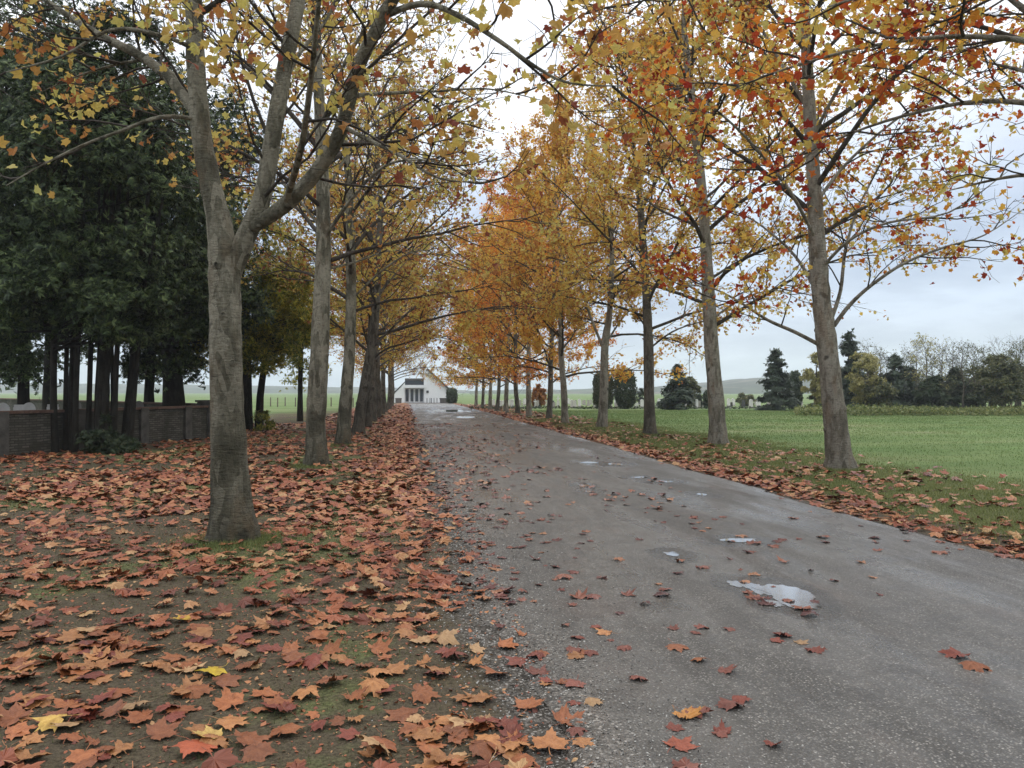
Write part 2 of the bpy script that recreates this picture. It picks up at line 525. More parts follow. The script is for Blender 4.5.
def leaf_tmpl(half, seed, curl=.25, rings=1, petiole=False, wrinkle=.0):
    rng = np.random.default_rng(seed)
    o = outline(half)
    n = len(o)
    vs = [np.zeros((1, 3))]
    for q in range(1, rings + 1):
        vs.append(o * (q / rings))
    v = np.concatenate(vs)
    j = np.arange(n)
    k_ = (j + 1) % n
    tri = np.stack([np.zeros(n, int), 1 + k_, 1 + j], -1)
    faces = [tri]
    for q in range(1, rings):
        b0, b1 = 1 + (q - 1) * n, 1 + q * n
        faces.append(np.stack([b0 + j, b0 + k_, b1 + k_, b1 + j], -1))
    rad = np.hypot(v[:, 0], v[:, 1])
    ca, cb, cc = rng.normal(0, curl, 3)
    th = rng.random() * 6.28
    dd = v[:, 0] * math.cos(th) + v[:, 1] * math.sin(th)
    v[:, 2] = ca * rad ** 2 + cb * dd ** 2 + cc * .6 * v[:, 0] * v[:, 1] - .12 * np.abs(v[:, 0])
    if wrinkle:
        v[:, 2] += wrinkle * rng.normal(0, 1, len(v)) * np.minimum(rad * 1.5, 1)
    if petiole:
        pts = np.array([[0, -.05, 0], [.03, -.35, .04], [.10, -.62, .02], [.2, -.85, .06]]) + 0.
        pts[1:, 2] += rng.normal(0, .05, 3)
        w = np.array([[.014, 0, 0]])
        pv = np.concatenate([pts - w, pts + w])
        i = np.arange(3)
        pf = np.stack([i, i + 1, i + 5, i + 4], -1) + len(v)
        v = np.concatenate([v, pv])
        faces.append(pf)
    return v, faces


def rot_from(nrm, spin):
    """(N,3) normals and spins -> (N,3,3) with columns x, y, normal."""
    nrm = nrm / (np.linalg.norm(nrm, axis=1)[:, None] + 1e-9)
    ref = np.where(np.abs(nrm[:, 2:3]) < .9, np.array([[0, 0, 1.]]), np.array([[1., 0, 0]]))
    x = np.cross(ref, nrm)
    x /= np.linalg.norm(x, axis=1)[:, None] + 1e-9
    y = np.cross(nrm, x)
    c, s = np.cos(spin)[:, None], np.sin(spin)[:, None]
    return np.stack([x * c + y * s, -x * s + y * c, nrm], -1)


def scatter(mb, pos, rot, size, tmpls, rng, settle=None):
    which = rng.integers(0, len(tmpls), len(pos))
    for t, (tv, tf) in enumerate(tmpls):
        m = which == t
        n = int(m.sum())
        if not n: continue
        v = np.einsum('nij,kj->nki', rot[m] * size[m][:, None, None], tv) + pos[m][:, None]
        if settle is not None:
            v[:, :, 2] -= (np.percentile(v[:, :, 2], 12, axis=1) - settle[m])[:, None]
        off = (np.arange(n) * len(tv))
        fs = [(f[None] + off[:, None, None]).reshape(-1, f.shape[1]) for f in tf]
        mb.add(v.reshape(-1, 3), fs)


T_HI = [leaf_tmpl(HALF_HI, 100 + i, .22, 2, True, .02) for i in range(6)]
T_MID = [leaf_tmpl(HALF_MID, 200 + i, .45) for i in range(6)]
T_LO = [leaf_tmpl(HALF_LO, 300 + i, .4) for i in range(4)]


def spray_tmpl(seed, n=7, wid=.10, droop=.3):
    rng = np.random.default_rng(seed)
    vs, fs = [], []
    for i in range(n):
        a = (i / (n - 1) - .5) * 2.3 + rng.normal(0, .1)
        b = .08 + .5 * rng.random() * (abs(a) < 1.2)
        L = (1 - .35 * abs(a)) * (.6 + .4 * rng.random())
        p0 = np.array([0, b * .6, 0])
        d = np.array([math.sin(a), math.cos(a), rng.normal(0, .25)])
        s = np.array([d[1], -d[0], 0]) * wid
        tip = p0 + d * L - np.array([0, 0, droop * L * L])
        mid = p0 + d * L * .5 - np.array([0, 0, droop * L * L * .25])
        vs += [p0 - s * .4, p0 + s * .4, mid + s, mid - s, tip]
        q = 5 * i
        fs += [[q, q + 1, q + 2], [q, q + 2, q + 3], [q + 3, q + 2, q + 4]]
    return np.array(vs), [np.array(fs)]


def column_crown(base, H, r, n, size, mat, label, seed, tint, group):
    rng = np.random.default_rng(seed)
    root = empty('clipped_evergreen', base)
    tag(root, label, 'bush', group)
    m = MB(); m.tube([[0, 0, -.2], [0, 0, H * .7]], [.09, .04], 6); m.build('trunk', M['bark_dark'], root, True)
    u = rng.normal(0, 1, (n, 3)); u /= np.linalg.norm(u, axis=1)[:, None]
    u = np.sign(u) * np.abs(u) ** .72
    lump = 1 + .16 * (fbm(u[:, 0] * 2 + seed, u[:, 2] * 2.5 + u[:, 1], seed) - .5) * 2
    pos = u * (rng.uniform(.72, 1., n) * lump)[:, None] * np.array([r, r, H * .49]) + UP * H * .5
    mb = MB()
    scatter(mb, pos, rot_from(u + rng.normal(0, .5, (n, 3)), rng.random(n) * 6.28), size * rng.uniform(.6, 1.3, n), T_TUFT, rng)
    c = mb.build('crown', M[mat], root); c.color = (*tint, 1)
    return root


T_SPRAY = [spray_tmpl(i, 7, .085, .25) for i in range(6)]
T_TUFT = [spray_tmpl(20 + i, 4, .16, .2) for i in range(4)]


# ------------------------------------------------------------------ plane trees
def norm(v):
    return v / (np.linalg.norm(v) + 1e-9)


def wander_path(p0, d0, L, n, rng, wob=.12, up=.06):
    pts = [np.array(p0, float)]
    d = norm(np.array(d0, float))
    for i in range(n):
        d = norm(d + rng.normal(0, wob, 3) + UP * up)
        pts.append(pts[-1] + d * L / n)
    return np.array(pts)


def side_dir(d, ang, az, flat=.55):
    ref = UP if abs(d[2]) < .9 else np.array([1., 0, 0])
    u = norm(np.cross(d, ref))
    w = np.cross(u, d)
    s = u * math.cos(az) + w * math.sin(az) * flat
    return norm(d * math.cos(ang) + norm(s) * math.sin(ang))


def interp(pts, t):
    x = t * (len(pts) - 1)
    i = min(int(x), len(pts) - 2)
    return pts[i] + (pts[i + 1] - pts[i]) * (x - i), norm(pts[i + 1] - pts[i])


def densify(pts, rad, per=3):
    pts, rad = np.asarray(pts, float), np.asarray(rad, float)
    n = len(pts)
    t = np.arange(n)
    tt = np.linspace(0, n - 1, (n - 1) * per + 1)
    # Catmull-Rom
    out = []
    for x in tt:
        i = min(int(x), n - 2)
        f = x - i
        p0, p1, p2, p3 = pts[max(i - 1, 0)], pts[i], pts[i + 1], pts[min(i + 2, n - 1)]
        out.append(.5 * ((2 * p1) + (p2 - p0) * f + (2 * p0 - 5 * p1 + 4 * p2 - p3) * f * f + (3 * p1 - p0 - 3 * p2 + p3) * f ** 3))
    return np.array(out), np.interp(tt, t, rad)


def plane_tree(base, trunk, limbs, seed, n_leaf, leaf_size, tmpls, bark, leafm, H=13., hb=3., CR=3.8, n_auto=14, lean=(0, 0),
               r0=.2, label='', group='', name='plane_tree', lean_auto=1., kidl=1., leaf_low=0., bare_inner=.35, tint=(1, 1, 1), bulge=True, hole=None, droop=0.):
    """trunk: None or local [(x,y,z,r)]; limbs: explicit local [(pts, r_start)]."""
    rng = np.random.default_rng(seed)
    root = empty(name, base)
    tag(root, label, 'tree', group)
    if trunk is None:
        n = 9
        z = np.linspace(0, H, n)
        x = lean[0] * (z / H) ** .8 * H + np.cumsum(rng.normal(0, .05, n)) * (z > 0)
        y = lean[1] * (z / H) ** .8 * H + np.cumsum(rng.normal(0, .05, n)) * (z > 0)
        r = r0 * np.clip(1 - z / H, .04, 1) ** .75
        trunk = np.c_[x, y, z, r]
    trunk = np.asarray(trunk, float)
    tp, tr = densify(trunk[:, :3], trunk[:, 3], 5)
    # root flare
    fl = 1 + .34 * np.exp(-np.maximum(tp[:, 2], 0) / .22)
    mb = MB()
    pts = np.r_[[tp[0] - [0, 0, .25]], tp]
    rr = np.r_[[tr[0] * 1.55], tr * fl] * (1 + .06 * (rng.random(len(pts)) - .5))
    mb.tube(pts, rr, 14, .10, rng)
    for _ in range(7 if bulge else 0):   # knots and old branch collars
        t = rng.random() * .5
        p, d = interp(tp, t)
        rad = np.interp(t, np.linspace(0, 1, len(tr)), tr)
        a = rng.random() * 6.28
        s = np.array([math.cos(a), math.sin(a), .2])
        mb.tube([p + s * rad * .5, p + s * rad * .92, p + s * rad * 1.08], [rad * .45, rad * .35, rad * .12], 7, .2, rng)
    mb.build('trunk', bark, root, True)
    bb = MB()
    cand, cdir = [], []
    all_l = []
    for li, (lp, lr) in enumerate(limbs):
        lp = np.asarray(lp, float)
        pp, rad = densify(lp, np.linspace(1, .22, len(lp)) * lr if np.isscalar(lr) else lr, 4)
        lm = MB()
        lm.tube(pp, rad, 8, .06, rng)
        lm.build('limb', bark, root, True)
        L = float(np.sum(np.linalg.norm(np.diff(pp, axis=0), axis=1)))
        all_l.append((pp, rad[0], L))
    for i in range(n_auto):
        t = (i + .5 * rng.random()) / n_auto
        z = hb + (tp[-1, 2] - hb) * t ** 1.05
        j = min(max(int(np.searchsorted(tp[:, 2], z)), 1), len(tp) - 1)
        p = tp[j]
        az = i * 2.4 + rng.normal(0, .3)
        el = R(26 + 42 * t + rng.normal(0, 6))
        L = CR * (1.02 - .72 * t ** 1.4) * (.8 + .35 * rng.random()) / max(math.cos(el), .55) * lean_auto
        d = np.array([math.cos(az) * math.cos(el), math.sin(az) * math.cos(el), math.sin(el)])
        lp = wander_path(p, d, L, 7, rng, .10, .02 - droop * (1 - t))
        rb = min(tr[j] * .5, .008 * L + .016)
        bb.tube(lp, np.linspace(rb, .010, 8), 5)
        all_l.append((lp, rb, L))
    top = (tp[len(tp) // 2:], tr[len(tp) // 2], 2.5)
    all_l.append(top)
    for lp, rb, L in all_l:
        n2 = max(3, int(L * 2.3))
        for q in range(n2):
            t = bare_inner * .6 + (1 - bare_inner * .6) * (q + rng.random()) / n2
            p, d = interp(lp, min(t, .995))
            L2 = (.5 + .42 * L * (1 - .65 * t)) * (.6 + .6 * rng.random()) * kidl
            sd = side_dir(d, R(35 + 25 * rng.random()), rng.random() * 6.28, .6)
            if sd[2] < -.25: sd[2] *= .4
            cp = wander_path(p, sd, L2, 5, rng, .16, .03)
            bb.tube(cp, np.linspace(min(.009 + .005 * L2, rb * .5 + .003), .004, 6), 4)
            for t_ in np.linspace(.45, 1, 5):
                cand.append(interp(cp, min(t_, .99))[0]); cdir.append(sd)
            for s in range(int(3 + L2 * 4.2)):
                t3 = .2 + .8 * rng.random()
                p3, d3 = interp(cp, min(t3, .99))
                L3 = (.25 + .45 * rng.random()) * kidl
                tp3 = wander_path(p3, side_dir(d3, R(30 + 30 * rng.random()), rng.random() * 6.28, .8), L3, 3, rng, .2, .0)
                bb.tube(tp3, [.0055, .0045, .0035, .0025], 3)
                for t_ in (.4, .6, .8, 1.):
                    cand.append(interp(tp3, min(t_, .99))[0]); cdir.append(d3)
    bb.build('branches', M['twig'], root, True)
    cand = np.array(cand)
    cl = MB()
    # clumpy choice of leaf places
    wgt = .10 + 5. * np.maximum(fbm(cand[:, 0] * .8 + 5 * seed, cand[:, 2] * .8 + cand[:, 1] * .6, seed) - .3, 0) ** 2
    wgt *= sstep(leaf_low - .6, leaf_low + .6, cand[:, 2])
    if hole is not None:
        wgt *= hole(cand + np.asarray(base))
    pick = rng.choice(len(cand), n_leaf, p=wgt / wgt.sum())
    pos = cand[pick] + rng.normal(0, .085, (n_leaf, 3)) - UP * .05
    nrm = rng.normal(0, .75, (n_leaf, 3)) + UP * .5
    sz = leaf_size * rng.uniform(.5, 1.15, n_leaf) * .62
    scatter(cl, pos, rot_from(nrm, rng.random(n_leaf) * 6.28), sz, tmpls, rng)
    c = cl.build('crown', leafm, root)
    c.color = (*tint, 1)
    return root


# ------------------------------------------------------------------ cover functions of the site
ROAD_L, ROAD_R = .55, 5.85


def road_edges(y):
    l = ROAD_L + .45 * np.exp(-np.maximum(y, 0) / 4.) + .22 * (fbm(y * .35, y * 0 + 3, 5) - .5) * 2 + .10 * (fbm(y * 2.5, y * 0, 2, 5) - .5) * 2
    r = ROAD_R - .25 * np.exp(-y / 9.) + np.clip((y - 12) * .012, 0, .6) + .2 * (fbm(y * .4, y * 0 + 8, 6) - .5) * 2 + .06 * (vn(y * 2.7, y * 0 + 5, 2) - .5)
    return l, r


ROW_L = [(234, 8.4), (317, 16.9), (343, 23.3), (358, 29.6), (367, 35.5), (373, 42), (378, 49), (382, 56), (385, 63), (388, 70), (390, 78), (392, 87)]
ROW_R = [(1133, 9.3), (840, 16.0), (718, 23.7), (650, 29.1), (602, 34.6), (565, 39.2), (549, 45.5), (529, 51), (518, 57), (506, 62), (497, 67), (490, 73.5), (482.5, 80), (476, 88)]
TREES_XY = np.array([G(a, b) for a, b in ROW_L + ROW_R])


def mounds(x, y):
    z = 0.
    for tx, ty in TREES_XY:
        z = z + .07 * np.exp(-((x - tx) ** 2 + (y - ty) ** 2) / .55)
    return z


def gz(x, y):
    x, y = np.asarray(x, float), np.asarray(y, float)
    l, r = road_edges(y)
    out = np.maximum(l - x, x - r)
    k_ = sstep(0., .8, out)
    return k_ * (.05 * (fbm(x * .8, y * .8, 9) - .45) + mounds(x, y)) - .012 * (1 - k_) * sstep(-.5, 0, out) - .02 * sstep(.0, -.3, out)


def road_z(x, y):
    return .012 + .0 * x


def grass_amount(x, y):
    l, r = road_edges(y)
    left = sstep(.1, .9, l - x) * (.33 + .45 * sstep(.45, .66, fbm(x * .55, y * .55, 21)))
    for tx, ty in TREES_XY[:3]:
        left = np.maximum(left, .95 * np.exp(-((x - tx) ** 2 + (y - ty) ** 2) / .5))
    right = sstep(.25, 1.3, x - r) * (.7 + .3 * sstep(.4, .6, fbm(x * .5, y * .5, 22)))
    return np.where(x < 2, left, right)


# ------------------------------------------------------------------ ground sheet
def lines(dense_a, dense_b, step, far):
    a = list(np.arange(dense_a, dense_b + 1e-6, step))
    s, v = step, dense_b
    up = []
    while v < far:
        s *= 1.22; v += s; up.append(v)
    s, v = step, dense_a
    dn = []
    while v > -far:
        s *= 1.22; v -= s; dn.append(v)
    return np.array(dn[::-1] + a + up)


xs = lines(-13, 16, .22, 3000.)
ys = lines(0, 46, .25, 3000.)
X, Y = np.meshgrid(xs, ys)
Z = gz(X, Y) * sstep(140, 60, np.hypot(X, Y))
nx, ny = len(xs), len(ys)
i, j = np.meshgrid(np.arange(nx - 1), np.arange(ny - 1))
q = (j * nx + i).ravel()
gb = MB()
gb.add(np.c_[X.ravel(), Y.ravel(), Z.ravel()], np.stack([q, q + 1, q + nx + 1, q + nx], -1))
g = gb.build('ground', M['ground'], None, True)
tag(g, 'leaf strewn earth and grass ground running out to the field', None, None, 'structure')
l_, r_ = road_edges(Y)
wig = (fbm(X * .35, Y * .35, 31) - .5) * 2
field = sstep(8., 12.6, X + wig * 1.5) * sstep(0, 5, Y + 5) + sstep(-7.5, -10.5, X + wig * 2) * sstep(33, 41, Y) + sstep(62, 75, Y) * sstep(-3.5, -6, X)
field = np.clip(field + sstep(95, 110, Y + wig * 3) * sstep(4, 6, np.abs(X - 3)), 0, 1)
litter = sstep(20, 46, Y) * np.where(X < 3, .12, .10) * (1 - field) + .24 * (1 - field) * sstep(4, 14, Y)
litter = litter + .34 * np.exp(-((X - r_ - .45) / .5) ** 2) + .30 * np.exp(-((X - l_ + .9) / .8) ** 2) * sstep(6, 12, Y)
grs = np.clip(grass_amount(X, Y), 0, 1) * np.where(X < 2, .8, 1.)
gf_ = g.data.attributes.new('grit', 'FLOAT', 'POINT')
gf_.data.foreach_set('value', np.exp(-np.maximum(l_ - X, 0) / .30 - np.maximum(X - r_, 0) / .12).astype(np.float32).ravel())
ca = g.data.color_attributes.new('cover', 'FLOAT_COLOR', 'POINT')
ca.data.foreach_set('color', np.stack([grs, np.clip(litter, 0, 1), field, np.ones_like(grs)], -1).astype(np.float32).ravel())

# ------------------------------------------------------------------ road
ry = np.r_[np.arange(-6, 16, .05), np.arange(16, 30, .2), np.arange(30, 112, 1.)]
rl, rr_ = road_edges(ry)
rb = MB()
cols = 61
t = np.r_[0, .012, np.linspace(.05, .95, cols - 4), .988, 1]
RX = rl[:, None] + (rr_ - rl)[:, None] * t[None]
RY = np.repeat(ry[:, None], cols, 1)
RZ = .012 - .021 * (np.abs(t - .5) > .49)[None] + 0 * RX
i, j = np.meshgrid(np.arange(cols - 1), np.arange(len(ry) - 1))
q = (j * cols + i).ravel()
rb.add(np.stack([RX, RY, RZ], -1).reshape(-1, 3), np.stack([q, q + 1, q + cols + 1, q + cols], -1))
rd = rb.build('road', M['asphalt'], None, True)
tag(rd, 'damp grey asphalt lane with worn crumbling edges', None, None, 'structure')
dist = np.minimum(RX - rl[:, None], rr_[:, None] - RX)
ed = np.where(t[None] < .5, np.exp(-dist / .34), np.exp(-dist / .22)) + 0 * RX
fa = rd.data.attributes.new('edge_dirt', 'FLOAT', 'POINT')
fa.data.foreach_set('value', ed.astype(np.float32).ravel())


# ------------------------------------------------------------------ puddles
def blob(name, cx, cy, ax, ay, seed, z, mat, label, rough=.5, rot=0.):
    rng = np.random.default_rng(seed)
    n = 72
    a = np.arange(n) * 2 * math.pi / n
    rad = .55 + rough * (fbm(np.cos(a) * 1.4 + seed, np.sin(a) * 1.4, seed, 4) - .25) + .10 * (vn(np.cos(a) * 6 + seed, np.sin(a) * 6, 3) - .5)
    x, y = np.cos(a) * rad * ax, np.sin(a) * rad * ay
    c, s = math.cos(rot), math.sin(rot)
    v = np.c_[cx + x * c - y * s, cy + x * s + y * c, np.full(n, z)]
    v = np.r_[[[cx, cy, z]], v]
    j = np.arange(n)
    m = MB()
    m.add(v, np.stack([np.zeros(n, int), 1 + j, 1 + (j + 1) % n], -1))
    o = m.build(name, mat)
    return tag(o, label, None, 'puddles on the lane', 'structure')


WETS = []


def pud(px, py, wpx, dm, seed, label, mat='puddle', z=.0155, rough=.5):
    d = F * EYE / (py - YH)
    x, y = G(px, d)
    z = .0135 + .00006 * (seed % 40)
    WETS.append((x, y, wpx / F * d / 2, dm / 2))
    if py < 560: mat = 'puddle_clear'
    return blob('puddle', x, y, wpx / F * d / 2 * 1.15, dm / 2 * 1.15, seed, z, M[mat], label, rough)


pud(782, 593, 40, .50, 23, 'largest shallow pool of the broken puddle nearest the camera', rough=1.15)
pud(757, 589, 24, .34, 3, 'leaf strewn pool at the inner end of the broken puddle nearest the camera', rough=1.2)
pud(796, 603, 30, .40, 27, 'lower pool of the broken puddle nearest the camera, toward the verge', rough=1.2)
pud(772, 604, 16, .20, 31, 'tiny pool in front of the largest one of the nearest broken puddle', rough=1.2)
pud(812, 605, 11, .20, 33, 'tiny pool at the verge end of the nearest broken puddle', rough=1.2)
pud(736, 585, 15, .22, 9, 'small side pool beside the nearest leaf strewn puddle', rough=.9)
pud(590, 463, 22, .55, 4, 'bright puddle at the verge edge, inner one of the bright pair')
pud(614, 464.5, 24, .6, 5, 'bright puddle at the verge edge, outer one of the bright pair')
pud(583, 486, 11, .40, 6, 'small bright puddle in mid lane with a broken outline', rough=.8)
pud(588, 492, 9, .25, 12, 'tiny bright pool just in front of the mid lane puddle', rough=.8)
pud(662, 482, 26, .4, 7, 'long thin puddle near the leafy verge edge')
pud(702, 495, 12, .35, 8, 'little puddle touching the leafy verge edge')
pud(672, 555, 16, .22, 17, 'small pool before the leafy part of mid lane', rough=.9)
pud(640, 478, 20, .3, 18, 'faint thin puddle beside the bright pair, nearer the camera', rough=.9)
pud(735, 541, 40, .22, 19, 'narrow shallow pool behind the nearest puddle', rough=.9)
pud(448, 411.0, 34, 9., 10, 'far wide puddle sheet across the lane before the building')
pud(466, 417.5, 24, 3.5, 11, 'far narrow puddle across the lane')
#pud(770, 543, 70, .9, 13, 'pale damp patch on the lane', 'damp', .0148)
#pud(560, 660, 60, .35, 14, 'pale sandy damp patch in the lane foreground', 'damp', .0148)

wet = np.zeros_like(RX)
for wx_, wy_, wa_, wb_ in WETS:
    q_ = np.sqrt(((RX - wx_) / (wa_ * 1.15 + .10)) ** 2 + ((RY - wy_) / (wb_ * 1.15 + .16)) ** 2)
    wet = np.maximum(wet, np.clip(1.55 - .85 * q_, 0, 1))
wa = rd.data.attributes.new('wet', 'FLOAT', 'POINT')
wa.data.foreach_set('value', wet.astype(np.float32).ravel())

# ------------------------------------------------------------------ grass
rng = np.random.default_rng(5)


def blades(name, x, y, hgt, wid, mat, label, seed, lean=.5):
    rng = np.random.default_rng(seed)
    n = len(x)
    z = gz(x, y) - .005
    a = rng.random(n) * 6.28
    d = np.c_[np.cos(a), np.sin(a), np.zeros(n)]
    b = rng.random(n) * 6.28
    ln = np.c_[np.cos(b), np.sin(b), np.zeros(n)] * (lean * rng.random(n) * hgt)[:, None]
    p = np.c_[x, y, z]
    v = np.stack([p - d * wid[:, None], p + d * wid[:, None], p + ln + UP * (hgt * rng.uniform(.6, 1.1, n))[:, None]], 1)
    m = MB()
    m.add(v.reshape(-1, 3), np.arange(3 * n).reshape(-1, 3))
    return tag(m.build(name, mat), label, 'grass', None, 'stuff')


def in_frame(x, y, z=0., pad=30):
    px, py, d = project(np.stack([x, y, z + 0 * x], -1))
    return (d > 1.5) & (px > -pad) & (px < W_ + pad) & (py < H_ + pad)


N = 260000
d = 2.4 + 17 * rng.random(N) ** 1.6
x = rng.uniform(-9.5, .5, N); y = d
ok = (rng.random(N) < grass_amount(x, y) ** 1.5) & in_frame(x, y)
x, y = x[ok], y[ok]
blades('grass', x, y, .012 + .020 * rng.random(len(x)) + .0006 * y, .0013 + .00028 * y, M['moss'], 'short mossy grass growing through the leaves under the trees', 1, .9)
N = 260000
y = 5 + 40 * rng.random(N) ** 1.3
x = rng.uniform(5.6, 12.5, N)
l_, r_ = road_edges(y)
ok = (rng.random(N) < sstep(.2, 1.4, x - r_) * (1 - sstep(8.4, 12.3, x + (fbm(x * .35, y * .35, 31) - .5) * 3))) & in_frame(x, y)
x, y = x[ok], y[ok]
blades('grass', x, y, .03 + .035 * rng.random(len(x)) + .0008 * y, .0025 + .00035 * y, M['grass_verge'], 'dark short grass on the leafy verge under the field side trees', 2, .8)
N = 330000
y = 6 + 62 * rng.random(N) ** 1.2
x = 8. + rng.random(N) ** 1.1 * 62
ok = (rng.random(N) < sstep(8., 12.5, x + (fbm(x * .35, y * .35, 31) - .5) * 3)) & in_frame(x, y)
x, y = x[ok], y[ok]
blades('grass', x, y, .022 + .035 * rng.random(len(x)) ** 2 + .0004 * y, .002 + .00042 * y, M['grass_field'], 'pale green meadow grass covering the open field', 3, .6)

tx_, ty_ = [], []
for (a_, b_), n_ in zip(TREES_XY[[0, 1, 2, 13, 14, 15]], (5200, 2600, 1500, 2600, 1800, 1400)):
    r_a = .22 + np.abs(rng.normal(0, .22, n_)); q_ = rng.random(n_) * 6.28
    tx_.append(a_ + r_a * np.cos(q_)); ty_.append(b_ + r_a * np.sin(q_))
tx_, ty_ = np.concatenate(tx_), np.concatenate(ty_)
blades('grass', tx_, ty_, .025 + .05 * rng.random(len(tx_)), .002 + .0003 * ty_, M['grass_verge'], 'longer grass tufts around the feet of the nearest avenue trunks', 4, .9)

# ------------------------------------------------------------------ fallen leaves
rng = np.random.default_rng(11)


def leaf_density(x, y):
    l, r = road_edges(y)
    dl, dr = l - x, x - r
    left = sstep(-.05, .5, dl) * (.36 + .9 * sstep(.36, .62, fbm(x * .6, y * .6, 41)))
    left = left + .75 * np.exp(-((dl - .7) / .6) ** 2) * sstep(4.5, 8, y)
    t0 = TREES_XY[0]
    left = left * (1 - .8 * np.exp(-((x - t0[0]) ** 2 + (y - t0[1]) ** 2) / .45))
    left = left * (1.35 - .45 * sstep(4.5, 9, y) - .35 * sstep(10, 22, y))
    right = sstep(-.15, .2, dr) * (.30 * sstep(5.6, 2.6, dr) * (.4 + 1.3 * sstep(.42, .6, fbm(x * .8, y * .8, 43))) + 1.15 * np.exp(-((dr - .35) / .42) ** 2))
    road = ((dl < 0) & (dr < 0)) * (.005 + .08 * sstep(.56, .70, fbm(x * .9, y * .45, 44)) + .17 * sstep(.48, .62, fbm(x * .9, y * .45, 46)) * sstep(5, 7, y) * sstep(4.8, 3, x) + .42 * np.exp(dl / .42) + .10 * np.exp(-((x - l - 1.0) / .7) ** 2) * sstep(2.5, 6, y))
    return np.maximum(left, 0) * (x < 2) + np.maximum(right, 0) * (x > 3) + road


def lscat(n, y0, y1, pw):
    y = y0 + (y1 - y0) * rng.random(n) ** pw
    x = rng.uniform(-11, 11.5, n)
    ok = (rng.random(n) < leaf_density(x, y)) & in_frame(x, y, 0., 60)
    return x[ok], y[ok]


xa, ya = lscat(14500, 2.7, 13, 1.0)
xb, yb = lscat(33000, 13, 40, 1.15)
yc_ = 38 + 62 * rng.random(16000) ** 1.1
xc_ = np.where(rng.random(16000) < .55, rng.uniform(-5, .7, 16000), rng.uniform(5.7, 11, 16000))
ok = (rng.random(16000) < np.clip(leaf_density(xc_, yc_) * .7, 0, 1)) & in_frame(xc_, yc_)
xb, yb = np.r_[xb, xc_[ok]], np.r_[yb, yc_[ok]]
# a few leaves caught in the near puddle
pp_ = [(745, 583), (757, 600), (768, 606), (790, 603), (802, 611), (772, 588), (812, 603), (749, 594)]
pdm = [F * EYE / (b - YH) for a, b in pp_]
pxy = np.array([G(a, dd) for (a, b), dd in zip(pp_, pdm)])
xa, ya = np.r_[xa, pxy[:, 0]], np.r_[ya, pxy[:, 1]]
LX, LY = np.r_[xa, xb], np.r_[ya, yb]
l_, r_ = road_edges(LY)
on_road = (LX > l_ + .02) & (LX < r_ - .02)
LS = (.45 + .7 * rng.random(len(LX)) ** .8) * .116
LS[on_road] *= rng.uniform(.5, 1.0, int(on_road.sum()))
LS = np.where(LY > 38, LS * 1.5, LS)
LZ = np.where(on_road, .0145, gz(LX, LY) + rng.uniform(.002, .014, len(LX)) + .004)
order = np.argsort(LY * cY + LX * sY)
px_, py_, dp_ = project(np.stack([LX, LY, LZ], -1))
vis = (px_ > 4) & (px_ < W_ - 4) & (py_ < H_ - 2)
order = [o for o in order if vis[o]]
solo = np.array(order[:290])
rest = np.ones(len(LX), bool)
rest[solo] = False
mb = MB()
idx = np.where(rest)[0]
near = idx[LY[idx] < 10]
far = idx[LY[idx] >= 10]
WET = [(0, (.07, .022, .020)), (.4, (.15, .048, .036)), (.8, (.24, .09, .05)), (1, (.34, .17, .085))]
M['wet'] = leaf_mat('leaf_wet', WET, .8, .25, 0, rough=.4, spec=.4, tint=False)
mw = MB()
for sel, tm in ((near, [leaf_tmpl(HALF_HI, 400 + i, .20, 1, True, .05) for i in range(8)]), (far, [leaf_tmpl(HALF_MID, 500 + i, .32, 1, False, .06) for i in range(8)])):
    for road_, mbx in ((False, mb), (True, mw)):
        se = sel[on_road[sel] == road_]
        n = len(se)
        nrm = rng.normal(0, 1, (n, 3)) * (.04 if road_ else .17) + UP
        nrm[rng.random(n) < .35, 2] *= -1
        scatter(mbx, np.c_[LX[se], LY[se], LZ[se]], rot_from(nrm, rng.random(n) * 6.28), LS[se] * np.where(LY[se] > 13, 1.05, 1), tm, rng, LZ[se])
tag(mw.build('fallen_leaves', M['wet'], None, False), 'sodden dark red leaves trodden flat on the lane beyond the nearest ones', 'leaves', None, 'stuff')
o = mb.build('fallen_leaves', M['litter'], None, False)
N = 42000
y = 2.5 + 11 * rng.random(N) ** 1.3
x = rng.uniform(-8, .8, N)
ok = in_frame(x, y) & (rng.random(N) < .25 + leaf_density(x, y))
x, y = x[ok], y[ok]
fm = MB()
bit = [leaf_tmpl([(0, 1.), (40, .5 + .3 * (i % 2)), (80, .9 - .4 * (i % 3) * .5), (130, .5), (180, .7)], 700 + i, .3) for i in range(5)]
scatter(fm, np.c_[x, y, gz(x, y)], rot_from(rng.normal(0, .3, (len(x), 3)) + UP, rng.random(len(x)) * 6.28), rng.uniform(.004, .026, len(x)) * rng.random(len(x)) ** .5, bit, rng, np.where(x > road_edges(y)[0], .013, gz(x, y) + .002))
tag(fm.build('leaf_litter', M['litter'], None, False), 'crumbled leaf scraps and bits between the leaves on the earth', 'litter', None, 'stuff')
tag(o, 'litter of rust and tan fallen plane leaves across verges and lane beyond the nearest ones', 'leaves', None, 'stuff')

